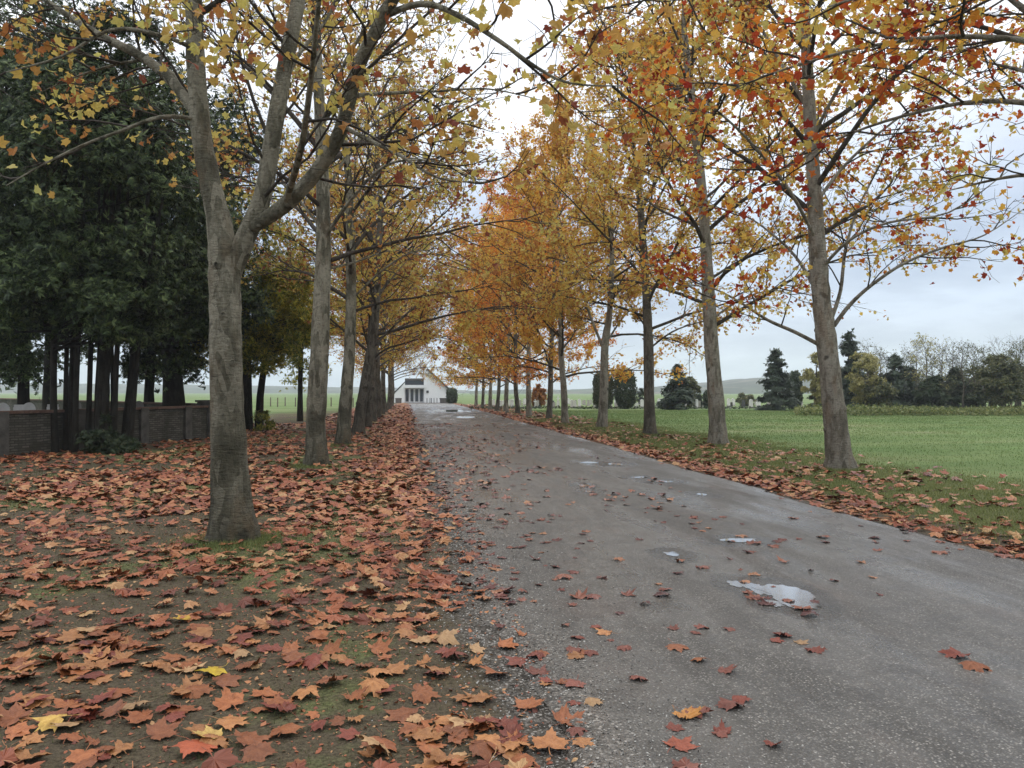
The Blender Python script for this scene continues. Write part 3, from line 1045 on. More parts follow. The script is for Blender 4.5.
k = NT('fallen_leaf')
oc = k.coord('Object')
c0 = k.n('ObjectInfo').outputs['Color']
bl = k.noise(3.0, 4, oc, .6)
c1 = k.mix(k.ramp(bl, [(.4, 0.), (.68, .65)]), c0, k.mix(1., c0, (.42, .30, .26), 'MULTIPLY'))
ab = k.n('SeparateXYZ'); k.set(ab.inputs[0], oc)
ve = k.n('TexGradient', gradient_type='RADIAL'); k.set(ve.inputs[0], oc)
vw = k.math('PINGPONG', k.math('ADD', k.math('MULTIPLY', ve.outputs['Fac'], 7.2), .05), .5)
vein = k.ramp(vw, [(0, .5), (.05, 0.)])
c1 = k.mix(vein, c1, k.mix(1., c1, (1.35, 1.3, 1.2), 'MULTIPLY'))
M['fallen'] = k.done(k.bsdf(c1, .5, k.bump(k.math('ADD', bl, vein), .3, .05), .35))
SHAPES = {}
for i in range(8):
    v, f = leaf_tmpl(HALF_HI, 600 + i, .14, 3, True, .018)
    m = MB(); m.add(v, f); SHAPES[('flat', i)] = m.mesh('fallen_leaf', M['fallen'], True)
    v, f = leaf_tmpl(HALF_HI, 640 + i, .36, 3, True, .05)
    m = MB(); m.add(v, f); SHAPES[('curled', i)] = m.mesh('fallen_leaf', M['fallen'], True)
HUES = [('rust brown', (.26, .088, .034)), ('orange tan', (.39, .175, .064)), ('pale tan', (.43, .265, .13)), ('dark red brown', (.19, .044, .026)), ('copper', (.34, .118, .042))]


def solo_leaf(x, y, z, s, hue, rgb, state, where, label=None, spin=None):
    o = bpy.data.objects.new('fallen_leaf', SHAPES[(state, int(rng.integers(0, 8)))])
    COL.objects.link(o)
    f = rng.uniform(.75, 1.2)
    o.color = (*[min(c * f * .88, .8) for c in rgb], 1)
    o.location = (x, y, z)
    t = .04 if where.endswith('asphalt') else .14
    flip = math.pi if rng.random() < .3 else 0
    o.rotation_euler = (rng.normal(0, t) + flip, rng.normal(0, t), rng.random() * 6.28 if spin is None else spin)
    o.scale = (s, s, s)
    co_l = np.empty(len(o.data.vertices) * 3, np.float32); o.data.vertices.foreach_get('co', co_l)
    mw_ = np.array(o.rotation_euler.to_matrix()) * s
    zz_ = (co_l.reshape(-1, 3) @ mw_.T)[:, 2]
    o.location.z = z - float(np.percentile(zz_, 10))
    gname = f'{state} {hue} leaves fallen on the {where}'
    tag(o, label or f'{state} {hue} plane leaf lying on the {where} near the camera', 'leaf', gname if not label else 'single bright fallen leaves')


for o_ in solo:
    h, rgb = HUES[int(rng.choice(5, p=[.28, .26, .10, .14, .22]))]
    if on_road[o_] and rng.random() < .6: h, rgb = ('sodden red', (.20, .065, .045)) if rng.random() < .6 else HUES[3]
    solo_leaf(LX[o_], LY[o_], LZ[o_], LS[o_] * 1.08, h, rgb, 'flat' if rng.random() < .45 else 'curled', 'asphalt' if on_road[o_] else 'mossy earth')
for px, py, s, rgb, st, lab in [(217, 673, .13, (.60, .42, .03), 'flat', 'bright yellow leaf alone among rust leaves on the earth'),
                                (195, 748, .15, (.36, .085, .035), 'flat', 'large red orange leaf at the bottom edge on the earth'),
                                (216, 738, .11, (.62, .42, .12), 'flat', 'pale yellow leaf resting on the large red orange one'),
                                (60, 724, .12, (.62, .40, .10), 'curled', 'yellowish curled leaf beside tan ones on the earth'),
                                (549, 748, .135, (.50, .21, .075), 'flat', 'broad orange leaf on the crumbling lane edge'),
                                (683, 716, .115, (.52, .24, .06), 'curled', 'orange yellow curled leaf alone on the open asphalt'),
                                (676, 748, .115, (.24, .06, .03), 'flat', 'dark rust leaf flat on the open asphalt'),
                                (187, 621, .11, (.58, .36, .04), 'flat', 'yellow leaf amid brown ones before the nearest trunk')]:
    dd = F * EYE / (py - YH)
    x, y = G(px, dd)
    rz = float(gz(x, y))
    solo_leaf(x, y, (rz + .02 if px < 500 else .016), s, '', rgb, st, 'asphalt' if px > 500 else 'earth', lab)

# loose gravel on the crumbling edge
N = 9000
y = 2.6 + 9 * rng.random(N) ** 1.4
l_, r_ = road_edges(y)
x = l_ + rng.normal(.05, .35, N)
ok = in_frame(x, y)
x, y, l_ = x[ok], y[ok], l_[ok]
s = rng.uniform(.002, .0065, len(x)) * (1 + .06 * y)
oc_ = np.array([[1, 0, 0], [-1, 0, 0], [0, 1, 0], [0, -1, 0], [0, 0, .8], [0, 0, -.6]], float)
of_ = np.array([[0, 2, 4], [2, 1, 4], [1, 3, 4], [3, 0, 4], [2, 0, 5], [1, 2, 5], [3, 1, 5], [0, 3, 5]])
mb = MB()
scatter(mb, np.c_[x, y, np.where(x > l_, .013, gz(x, y)) + s * .3], rot_from(rng.normal(0, .4, (len(x), 3)) + UP, rng.random(len(x)) * 6.28), s, [(oc_ * np.array([1, .8, .7]), [of_]), (oc_ * np.array([.8, 1.1, .6]), [of_])], rng)
tag(mb.build('gravel', M['pebble']), 'loose pale grit along the crumbling lane edge', 'gravel', None, 'stuff')

# ------------------------------------------------------------------ avenue: wall side row
GL = 'plane trees in the row on the wall side of the lane'
GR = 'plane trees in the row on the field side of the lane'


def base_of(px, d):
    x, y = G(px, d)
    return np.array([x, y, float(gz(x, y)) - .02])


# first tree, forked low
b1 = base_of(234, 8.4)
D1 = 8.4


def L1(pts):
    return np.array([P(a, b, D1 + c) - b1 for a, b, c in pts])


tk = L1([(234, 545, 0), (230, 470, 0), (227, 400, 0), (225, 330, 0), (224, 275, 0), (219, 225, .02), (209, 180, .05), (200, 130, .08), (195, 70, .1), (192, 0, .1), (186, -90, 0), (183, -200, -.1), (190, -330, -.2)])
tr_ = np.array([.225, .195, .168, .160, .168, .130, .110, .105, .098, .088, .07, .045, .015])
tk[0, 2] = 0
limbs1 = [
    (L1([(226, 285, .0), (244, 240, -.02), (262, 195, -.05), (273, 130, -.1), (285, 60, -.15), (297, 0, -.2), (312, -90, -.2), (330, -200, 0), (340, -290, .1)]), np.array([.11, .105, .095, .087, .080, .074, .06, .04, .012])),
    (L1([(250, 228, -.05), (284, 205, -.2), (315, 172, -.4), (340, 130, -.6), (356, 70, -.8), (380, 20, -1.0), (402, -20, -1.2), (440, -110, -1.3), (480, -190, -1.3)]), np.array([.07, .082, .074, .070, .066, .06, .05, .035, .012])),
    (L1([(198, 118, .08), (172, 82, .2), (140, 55, .3), (100, 35, .4), (60, 10, .5), (20, -20, .6), (-40, -70, .7)]), np.array([.06, .058, .05, .042, .034, .025, .01])),
    (L1([(196, 118, .05), (160, 116, -.2), (120, 130, -.4), (80, 145, -.5), (40, 165, -.6), (5, 185, -.7)]), np.array([.032, .028, .023, .018, .013, .005])),
    (L1([(194, 48, .1), (160, 34, -.3), (110, 28, -.6), (60, 55, -.8), (0, 72, -1.)]), np.array([.035, .03, .024, .017, .006])),
    (L1([(205, 160, .05), (188, 95, .5), (150, 60, 1.), (90, 70, 1.4), (30, 95, 1.7)]), np.array([.04, .034, .026, .018, .006])),
    (L1([(382, 15, -1.0), (420, 2, -1.3), (455, 12, -1.5), (500, 40, -1.7), (535, 65, -1.8), (570, 82, -1.9), (625, 85, -2.0)]), np.array([.045, .04, .034, .027, .02, .014, .005])),
    (L1([(350, 95, -.75), (390, 92, -.4), (440, 90, -.2), (490, 88, 0), (545, 100, .2)]), np.array([.032, .025, .019, .012, .005])),
    (L1([(341, 125, -.6), (370, 140, -.9), (400, 155, -1.1), (440, 178, -1.3), (490, 182, -1.5)]), np.array([.034, .028, .022, .014, .005])),
    (L1([(300, -20, -.2), (350, -50, .4), (420, -40, .9), (500, -20, 1.4), (580, 0, 1.8), (660, 20, 2.1)]), np.array([.05, .042, .034, .026, .016, .005])),
    (L1([(280, 90, -.1), (300, 50, .4), (330, 10, .8), (350, -60, 1.2)]), np.array([.035, .03, .022, .008])),
    (L1([(284, 205, -.2), (300, 150, -1.0), (310, 80, -1.7), (318, 0, -2.3), (330, -90, -2.6)]), np.array([.05, .042, .034, .024, .008])),
]
plane_tree(b1, np.c_[tk, tr_], [(a_, r_ if i_ < 3 else r_ * .72) for i_, (a_, r_) in enumerate(limbs1)], 3, 2200, .13, T_MID, M['bark_left'], M['ochre'], hb=5.4, CR=2.6, n_auto=8, group=GL, leaf_low=3.6,
           label='forked plane tree nearest the camera on the wall side, thick mossy trunk', kidl=.85)


def G_tree(px, d, top_px, H, rb, **kw):
    """Straight tree: leans so that its stem reaches top_px at the photo's top edge."""
    b = base_of(px, d)
    q = P(top_px, 0, d) - b
    lean = (q[0] / max(q[2], 1), q[1] / max(q[2], 1))
    return b, lean


def pt_tree(stem, d, H, seed, n_leaf, size, tm, bark, leafm, label, group, limbs=(), **kw):
    """Stem given as photo positions with radii, continued upward to height H."""
    b = base_of(stem[0][0], d)
    pts = [np.r_[P(a, y, d) - b, r] for a, y, r in stem]
    pts[0][:3] = 0
    lastp = pts[-1]
    dirv = norm(pts[-1][:3] - pts[-2][:3])
    rg = np.random.default_rng(seed)
    while pts[-1][2] < H - .2:
        s = min(1.6, H - pts[-1][2])
        dirv = norm(dirv + rg.normal(0, .05, 3) + UP * .15)
        q = pts[-1][:3] + dirv * s
        pts.append(np.r_[q, max(lastp[3] * (1 - (q[2] - lastp[2]) / (H - lastp[2])), .012)])
    lm = [(np.array([P(a, y, d + dd) - b for a, y, dd in lp]), np.array(rr) * .62) for lp, rr in limbs]
    return plane_tree(b, np.array(pts), lm, seed, n_leaf, size, tm, bark, leafm, group=group, label=label, **kw)


pt_tree([(317, 468, .23), (316, 430, .205), (318, 380, .20), (321, 310, .18), (323, 250, .16), (322, 180, .135), (319, 110, .115), (316, 40, .10)], 16.9, 12.5, 21, 3800, .135, T_MID,
        M['bark_left'], M['ochre'], 'second plane tree on the wall side, straight pale mottled trunk', GL,
        [([(323, 240, 0), (350, 200, -.5), (385, 165, -1), (430, 160, -1.4), (470, 175, -1.7)], [.07, .06, .045, .03, .008]),
         ([(321, 270, 0), (355, 262, .3), (395, 250, .6), (440, 262, .9)], [.045, .036, .024, .007]),
         ([(322, 200, 0), (350, 150, .8), (390, 110, 1.4), (440, 95, 2.)], [.06, .05, .035, .01]),
         ([(322, 230, 0), (290, 190, .4), (262, 175, .8), (230, 180, 1.2)], [.05, .04, .026, .008]),
         ([(320, 130, 0), (345, 60, -1.), (385, 0, -1.8), (430, -50, -2.4)], [.07, .06, .045, .012])],
        hb=4.2, CR=4.5, n_auto=14, leaf_low=3.6, droop=.05)
pt_tree([(343, 447, .21), (345, 410, .185), (349, 360, .17), (351, 300, .155), (350, 240, .135), (348, 180, .115)], 23.3, 12.5, 22, 5200, .15, T_LO,
        M['bark_left'], M['ochre'], 'third plane tree on the wall side, slim stem leaning slightly to the lane', GL,
        [([(351, 300, 0), (385, 268, -.6), (420, 250, -1.), (455, 262, -1.4)], [.06, .048, .03, .008]),
         ([(351, 270, 0), (330, 240, .6), (300, 225, 1.)], [.05, .035, .01]),
         ([(350, 240, 0), (380, 190, .6), (420, 160, 1.), (465, 160, 1.5)], [.06, .05, .035, .01])],
        hb=3.6, CR=4.6, n_auto=15, leaf_low=3.0, droop=.06)
ltree = pt_tree([(358, 435, .22), (362, 400, .19), (372, 345, .175), (376, 300, .15), (378, 250, .125)], 29.6, 12.5, 23, 7800, .155, T_LO,
        M['bark_grey'], M['ochre'], 'fourth plane tree on the wall side, dark trunk leaning towards the lane', GL,
        [([(371, 350, 0), (395, 325, -.5), (425, 300, -1.), (450, 296, -1.5)], [.07, .055, .035, .01]),
         ([(376, 300, 0), (400, 268, .5), (430, 240, 1.)], [.06, .045, .012])],
        hb=3.2, CR=5.0, n_auto=18, leaf_low=2.5, droop=.06, tint=(1.05, 1.02, .9))
ltree2 = plane_tree(base_of(367, 35.5), None, [], 24, 11000, .16, T_LO, M['bark_grey'], M['ochre'], H=13, hb=2.5, CR=4.9, n_auto=20, lean=(.03, 0), r0=.19, group=GL, leaf_low=1.8, droop=.07, tint=(1.12, 1.1, .85),
                    label='fifth plane tree on the wall side, dark trunk and golden leaves')
ORD = ['sixth', 'seventh', 'eighth', 'ninth', 'tenth', 'eleventh', 'twelfth', 'thirteenth', 'fourteenth', 'fifteenth', 'sixteenth']
rg = np.random.default_rng(8)
for i, (px, d) in enumerate(ROW_L[5:]):
    c, ch = copy_thing(ltree2, base_of(px, d), rg.random() * 6.28, .92 + .14 * rg.random(), f'{ORD[i]} plane tree on the wall side counting away from the camera', GL)
    t = [(1.15, 1.1, .85), (1.1, .95, .75), (1.15, 1.12, .8), (1.15, .9, .65)][i % 4]
    for o in ch: o.color = (*t, 1)

# ------------------------------------------------------------------ avenue: field side row
b = base_of(1133, 9.3)
plane_tree(b, None, [(np.array([P(a, y, d) - b for a, y, d in [(1120, 70, 9.3), (1075, 40, 9.4), (1030, 10, 9.6), (985, -25, 9.8), (930, -60, 10)]]), np.array([.065, .055, .04, .026, .01])),
                     (np.array([P(a, y, d) - b for a, y, d in [(1118, 40, 9.3), (1060, 0, 8.6), (990, -20, 8.2), (900, -15, 8.), (830, 5, 7.9)]]), np.array([.07, .055, .04, .025, .008])),
                     (np.array([P(a, y, d) - b for a, y, d in [(1122, 110, 9.3), (1080, 85, 9.8), (1035, 72, 10.2), (985, 60, 10.6)]]), np.array([.06, .045, .03, .008])),
                     (np.array([P(a, y, d) - b for a, y, d in [(1122, 150, 9.3), (1060, 110, 9.4), (985, 100, 9.6), (905, 115, 9.9), (835, 140, 10.2), (775, 175, 10.5)]]), np.array([.045, .036, .028, .02, .013, .005])),
                     (np.array([P(a, y, d) - b for a, y, d in [(1121, 90, 9.3), (1050, 45, 9.0), (960, 35, 8.9), (870, 45, 9.), (780, 70, 9.2), (720, 95, 9.4)]]), np.array([.045, .036, .028, .02, .012, .005])),
                     (np.array([P(a, y, d) - b for a, y, d in [(1124, 200, 9.3), (1080, 180, 10.), (1020, 175, 10.8), (950, 190, 11.5)]]), np.array([.05, .04, .025, .008]))],
           31, 3400, .14, T_MID, M['bark_right'], M['warm'], H=12, hb=4.6, CR=3.8, n_auto=10, r0=.23, group=GR, leaf_low=3.6,
           label='plane tree at the frame edge, only its branch ends with red leaves showing')
pt_tree([(840, 472, .255), (836, 430, .225), (831, 380, .205), (826, 335, .20), (822, 300, .18), (818, 250, .165), (815, 190, .14), (811, 120, .12), (808, 50, .105), (805, -20, .09)], 16.0, 12.5, 33, 12500, .135, T_MID,
        M['bark_right'], M['warm'], 'stout pale plane tree nearest in full view on the field side, red and orange leaves', GR,
        [([(820, 345, 0), (795, 332, -.3), (768, 320, -.6), (740, 302, -.9), (712, 288, -1.2), (680, 285, -1.4)], [.07, .06, .05, .038, .022, .008]),
         ([(834, 326, 0), (850, 305, -.1), (872, 285, -.3), (905, 263, -.5), (945, 247, -.7), (985, 235, -.9), (1030, 205, -1.)], [.075, .065, .055, .045, .034, .022, .008]),
         ([(832, 318, 0), (841, 290, .1), (846, 250, .3), (858, 210, .5), (880, 165, .8), (905, 110, 1.)], [.07, .062, .052, .042, .03, .01]),
         ([(816, 290, 0), (800, 262, .4), (780, 240, .6), (745, 215, .9), (705, 205, 1.2)], [.055, .048, .04, .026, .008]),
         ([(822, 268, 0), (850, 240, -.8), (890, 222, -1.4), (950, 212, -2.), (1010, 170, -2.4)], [.055, .048, .038, .025, .008]),
         ([(817, 240, 0), (790, 190, -.8), (750, 140, -1.4), (705, 100, -2.), (665, 80, -2.4)], [.06, .05, .04, .026, .008]),
         ([(815, 205, 0), (850, 160, .8), (910, 110, 1.4), (975, 80, 2.)], [.06, .05, .035, .01]),
         ([(810, 110, 0), (770, 40, .6), (730, -30, 1.), (700, -110, 1.2)], [.06, .05, .035, .01]),
         ([(812, 140, 0), (850, 70, -.9), (905, 10, -1.6), (960, -40, -2.2)], [.06, .05, .035, .01])],
        hb=4.4, CR=4.3, n_auto=18, leaf_low=2.5, bare_inner=.35, droop=.03)
pt_tree([(718, 446, .26), (716, 400, .23), (711, 340, .20), (708, 280, .18), (703, 200, .15), (695, 120, .13), (686, 40, .10)], 23.7, 13., 34, 14500, .135, T_MID,
        M['bark_right'], M['gold'], 'second field side plane tree in full view, patched bark and bare stem to head height', GR,
        [([(710, 300, 0), (680, 280, -.4), (640, 262, -.8), (600, 258, -1.2)], [.06, .05, .032, .01]),
         ([(711, 320, 0), (740, 300, -.4), (775, 290, -.8), (800, 300, -1.)], [.06, .045, .028, .008])],
        hb=3.4, CR=5.0, n_auto=20, leaf_low=2.7, droop=.06)
pt_tree([(650, 436, .22), (649, 390, .19), (648, 330, .17), (645, 270, .145), (640, 200, .12)], 29.1, 13., 35, 16500, .15, T_LO,
        M['bark_grey'], M['gold'], 'third field side plane tree in full view, straight grey trunk', GR,
        [([(648, 350, 0), (672, 332, -.4), (700, 322, -.8), (725, 318, -1.)], [.06, .048, .03, .008]),
         ([(648, 330, 0), (625, 300, .4), (595, 285, .8)], [.06, .045, .01])],
        hb=3.4, CR=4.9, n_auto=20, leaf_low=3.3, droop=.04)
pt_tree([(602, 429, .22), (604, 390, .19), (605, 345, .17), (610, 310, .13), (612, 260, .11)], 34.6, 12.5, 36, 14000, .15, T_LO,
        M['bark_right'], M['gold'], 'fourth field side plane tree in full view, pale stem forking low', GR,
        [([(604, 350, 0), (590, 315, .3), (578, 280, .6), (560, 250, .8)], [.11, .09, .06, .015]),
         ([(605, 345, 0), (625, 315, -.3), (645, 300, -.6)], [.08, .06, .012])],
        hb=3.6, CR=4.3, n_auto=16, leaf_low=3.4, droop=.04)
rA = plane_tree(base_of(565, 39.2), None, [], 37, 17500, .165, T_LO, M['bark_right'], M['gold'], H=13, hb=1.9, CR=4.8, n_auto=22, lean=(-.03, 0), r0=.175, group=GR, leaf_low=2.3, droop=.07,
                label='fifth field side plane tree in full view, leaning towards the lane', tint=(1.08, .98, .8))
rB = plane_tree(base_of(549, 45.5), None, [], 38, 18500, .17, T_LO, M['bark_grey'], M['gold'], H=13.3, hb=1.8, CR=4.9, n_auto=22, lean=(.01, 0), r0=.17, group=GR, leaf_low=1.3, droop=.07,
                label='sixth field side plane tree in full view, pale straight stem', tint=(1.12, .98, .75))
chA, chB = kids(rA), kids(rB)
for i, (px, d) in enumerate(ROW_R[7:]):
    src, chs = ((rA, chA), (rB, chB))[i % 2]
    c, ch = copy_thing(src, base_of(px, d), rg.random() * 6.28, .95 + .12 * rg.random(), f'{ORD[i + 1]} plane tree in full view on the field side counting away from camera', GR, chs)
    t = [(1.2, .72, .5), (1.2, .86, .6), (1.2, 1.15, .8), (1.2, 1.02, .65), (1.2, 1.2, .8), (1.2, 1.18, .8)][i % 6]
    for o in ch: o.color = (*t, 1)


# ------------------------------------------------------------------ evergreens and other trees
def cloud_crown(mb, centre, rad, n, size, tm, rng, shell=.55, flat=.4, up=.4):
    """Leaf sprays gathered in lumpy clumps through an uneven ellipsoid."""
    rad = np.asarray(rad, float)
    nc = max(8, n // (150 if n > 2500 else 55))
    d = rng.normal(0, 1, (nc, 3))
    d /= np.linalg.norm(d, axis=1)[:, None]
    cc = d * (shell + (1 - shell) * rng.random(nc))[:, None] ** .8 * np.clip(1 + .16 * rng.normal(0, 1, nc), .6, 1.22)[:, None] * rad
    w = rng.integers(0, nc, n)
    cr = rng.uniform(.15, .30, nc) * rad.mean()
    off = np.clip(rng.normal(0, .55, (n, 3)), -1.25, 1.25) * cr[w][:, None] * np.array([1, 1, .62])
    off[:, 2] -= .35 * np.hypot(off[:, 0], off[:, 1])
    pos = cc[w] + off
    nrm = rng.normal(0, flat, (n, 3)) + UP * up + pos / rad * .5
    scatter(mb, pos + centre, rot_from(nrm, rng.random(n) * 6.28), size * rng.uniform(.6, 1.3, n), tm, rng)
    return cc


def broad(name, base, H, crown_r, crown_z, stems, n, size, mat, label, group, seed, bark='bark_dark', tm=T_SPRAY, shell=.5, cat='tree', tint=(1, 1, 1), crowns=None):
    rng = np.random.default_rng(seed)
    root = empty(name, base)
    tag(root, label, cat, group)
    for (sx, sy, tx, ty, r, h) in stems:
        m = MB()
        pts = np.array([[sx, sy, -.2], [sx + tx * .1, sy + ty * .1, h * .2], [sx + tx * .4, sy + ty * .4, h * .5], [sx + tx * .75, sy + ty * .75, h * .8], [sx + tx, sy + ty, h]])
        pts[1:, :2] += rng.normal(0, .04, (4, 2))
        p, rd_ = densify(pts, np.array([r * 1.35, r, r * .9, r * .6, r * .15]), 3)
        m.tube(p, rd_, 9, .15, rng)
        m.build('trunk', M[bark], root, True)
    mb = MB()
    lb = MB()
    for (c, rad, nn) in (crowns or [((0, 0, crown_z), crown_r, n)]):
        cc = cloud_crown(mb, np.asarray(c, float), rad, nn, size, tm, rng, shell)
        ax = np.array([stems[0][0] + stems[0][2] * .5, stems[0][1] + stems[0][3] * .5]) if stems else np.zeros(2)
        for q in cc[:: max(1, len(cc) // 40)]:
            e = q + np.asarray(c)
            z0 = max(.25 * H, min(e[2] - .25 * np.hypot(e[0] - ax[0], e[1] - ax[1]), H * .85))
            s = np.array([ax[0], ax[1], z0])
            mid = (s + e) / 2 + rng.normal(0, .15, 3) - UP * .05
            lb.tube([s, mid, e], [.035, .022, .006], 4)
    if stems: lb.build('branches', M[bark], root, True)
    c = mb.build('crown', M[mat], root)
    c.color = (*tint, 1)
    return root


def conifer(name, base, H, rad, n, size, mat, label, group, seed, bark='bark_dark', tm=T_TUFT, z0=.04, taper=.85, tint=(1, 1, 1)):
    rng = np.random.default_rng(seed)
    root = empty(name, base)
    tag(root, label, 'tree', group)
    m = MB()
    m.tube([[0, 0, -.2], [0, 0, H * .5], [0, 0, H]], [H * .018 + .04, H * .012 + .02, .01], 7, .1, rng)
    m.build('trunk', M[bark], root, True)
    mb = MB()
    nb = int(26 + H * 5)
    t = np.sort(rng.random(nb)) ** 1.05
    L = rad * (1 - t) ** taper * rng.uniform(.8, 1.12, nb) + .10
    az = rng.random(nb) * 6.28
    w = rng.choice(nb, n, p=(L + .1) / (L + .1).sum())
    s = rng.random(n) ** .6
    x = np.cos(az[w]) * L[w] * s + rng.normal(0, .12 * rad * .6, n) * (.3 + s)
    y = np.sin(az[w]) * L[w] * s + rng.normal(0, .12 * rad * .6, n) * (.3 + s)
    z = (z0 + (1 - z0) * t[w]) * H - s * L[w] * .28 + s ** 3 * L[w] * .15 + rng.normal(0, .03 * H ** .5, n)
    pos = np.c_[x, y, np.maximum(z, .1)]
    out = np.c_[np.cos(az[w]), np.sin(az[w]), np.zeros(n)]
    nrm = UP + out * .6 + rng.normal(0, .35, (n, 3))
    scatter(mb, pos, rot_from(nrm, rng.random(n) * 6.28), size * rng.uniform(.6, 1.3, n), tm, rng)
    c = mb.build('crown', M[mat], root)
    c.color = (*tint, 1)
    return root


def at(px, d):
    x, y = G(px, d)
    return np.array([x, y, float(gz(x, y)) if np.hypot(x, y) < 60 else 0.])


GE = 'dark evergreens around the walled plot'
# many stemmed evergreen before the wall
st = []
b = at(97, 21.5)
for px, top, r in [(61, 58, .085), (70, 73, .11), (80, 83, .07), (96, 100, .14), (105, 111, .12), (112, 118, .10), (122, 142, .10), (129, 152, .065), (66, 69, .06), (75, 76, .055), (88, 92, .07), (101, 104, .06), (117, 127, .07), (109, 108, .05)]:
    a0, a1 = P(px, 452, 21.5) - b, P(top, 330, 21.5) - b
    k_ = 9.0 / 3.2
    st.append((a0[0], a0[1] + .35 * math.sin(px), (a1[0] - a0[0]) * 1.8, .3 * math.cos(px), r, 8.0))
broad('evergreen_tree', b, 10., None, 0, st, 0, .21, 'cedar', 'many stemmed dark evergreen rooted in front of the brick wall', GE, 51,
      crowns=[((.0, 0, 7.4), (2.8, 2.5, 4.3), 15000), ((-1.2, -.6, 4.6), (1.7, 1.6, 1.5), 5040), ((.9, -.8, 4.2), (1.5, 1.4, 1.4), 4620), ((.4, 0, 10.6), (1.9, 1.7, 2.2), 3150)])
broad('evergreen_tree', at(24, 29), 9.5, None, 0, [(0, 0, .1, 0, .20, 8.)], 0, .24, 'cedar', 'dark evergreen with a single trunk inside the walled plot, farthest from the lane', GE, 52,
      crowns=[((.4, 0, 9.2), (3.2, 2.8, 6.4), 13650), ((-1.5, -.5, 4.), (2.2, 2., 1.6), 4620)])
broad('evergreen_tree', at(176, 28.5), 11., None, 0, [(0, 0, -.9, 0, .34, 10.)], 0, .24, 'cedar', 'tall dark evergreen with a thick leaning trunk at the wall corner', GE, 53,
      crowns=[((-.3, 0, 8.6), (3.2, 2.8, 5.6), 17850), ((.6, -.6, 4.6), (2.0, 1.8, 1.5), 4620)])
broad('evergreen_tree', at(150, 33), 9., None, 0, [(0, 0, .1, 0, .2, 8.)], 0, .26, 'cedar', 'slimmer dark evergreen behind the thick leaning trunk', GE, 54,
      crowns=[((0, 0, 6.4), (2.6, 2.6, 3.8), 10920)])
broad('evergreen_tree', at(48, 38), 11., None, 0, [(0, 0, .1, 0, .22, 8.)], 0, .28, 'cedar', 'dark evergreen at the back of the walled plot between two others', GE, 55,
      crowns=[((0, 0, 9.), (3.6, 3., 6.0), 13650)])
broad('evergreen_tree', at(-30, 24), 11., None, 0, [(0, 0, .1, 0, .25, 8.)], 0, .24, 'cedar', 'dark evergreen at the frame edge by the brick wall', GE, 56,
      crowns=[((.3, 0, 8.4), (2.9, 2.6, 5.8), 14000)])
broad('broadleaf_tree', at(252, 34), 10.5, None, 0, [(-.25, 0, -.3, 0, .26, 8.), (.28, .1, .8, 0, .15, 7.)], 0, .20, 'lime', 'dark green tree turning yellow behind the forked plane tree', GE, 57, tint=(1.5, 1.4, 1.1),
      crowns=[((-.3, 0, 6.4), (2.6, 2.4, 3.9), 12600), ((1.4, -.4, 5.0), (1.5, 1.6, 2.6), 6300), ((-.9, -.8, 3.5), (1.6, 1.5, 1.2), 3150)])
broad('broadleaf_tree', at(300, 44), 8.5, None, 0, [(0, 0, .1, 0, .14, 7.)], 0, .20, 'lime', 'yellow green tree in the gap between the first two wall side planes', GE, 157, tint=(1.6, 1.5, 1.1),
      crowns=[((0, 0, 5.4), (2.3, 2.2, 3.4), 7000)])
broad('shrub', at(108, 20.6), 1.2, None, 0, [], 0, .14, 'yew', 'low dark green shrub at the foot of the many stemmed evergreen', None, 58, cat='shrub',
      crowns=[((0, 0, .5), (.62, .5, .55), 900), ((.35, .1, .3), (.5, .4, .35), 500)])
broad('shrub', at(262, 33.2), 1.2, None, 0, [], 0, .14, 'lime', 'low green shrub at the foot of the tree turning yellow', None, 59, cat='shrub',
      crowns=[((0, 0, .4), (.7, .5, .45), 700)])

GB = 'trees on the far side of the open field'
conifer_list = [
    ('spruce_tree', 677, 72, 365, 14, 'spruce', 'blue green spruce standing alone between two avenue trunks'),
    ('spruce_tree', 776, 70, 350, 15, 'spruce', 'dark pointed conifer beside a smaller rounded one near the graves'),
    ('spruce_tree', 849, 66, 333, 19, 'spruce', 'tallest dark spruce, rising behind the stout pale plane trunk'),
    ('spruce_tree', 895, 64, 356, 17, 'spruce', 'pointed spruce in the middle of the mixed trees across the field'),
    ('spruce_tree', 909, 67, 368, 12, 'spruce', 'shorter spruce close behind the pointed spruce across the field'),
    ('spruce_tree', 641, 84, 389, 5, 'yew', 'tiny pointed conifer beside the two clipped columns'),
    ('spruce_tree', 955, 63, 369, 13, 'yew', 'dull green conifer among bare trees across the field'),
    ('spruce_tree', 822, 69, 378, 12, 'yew', 'squat dark conifer just beside the stout pale plane trunk'),
]
for i, (nm, px, d, top, hw, mt, lab) in enumerate(conifer_list):
    H = EYE + (YH - top) / F * d
    conifer(nm, at(px, d), H, hw / F * d * 1.3, 9000 if hw > 8 else 1500, .32 if hw > 8 else .2, mt, lab, GB, 70 + i)
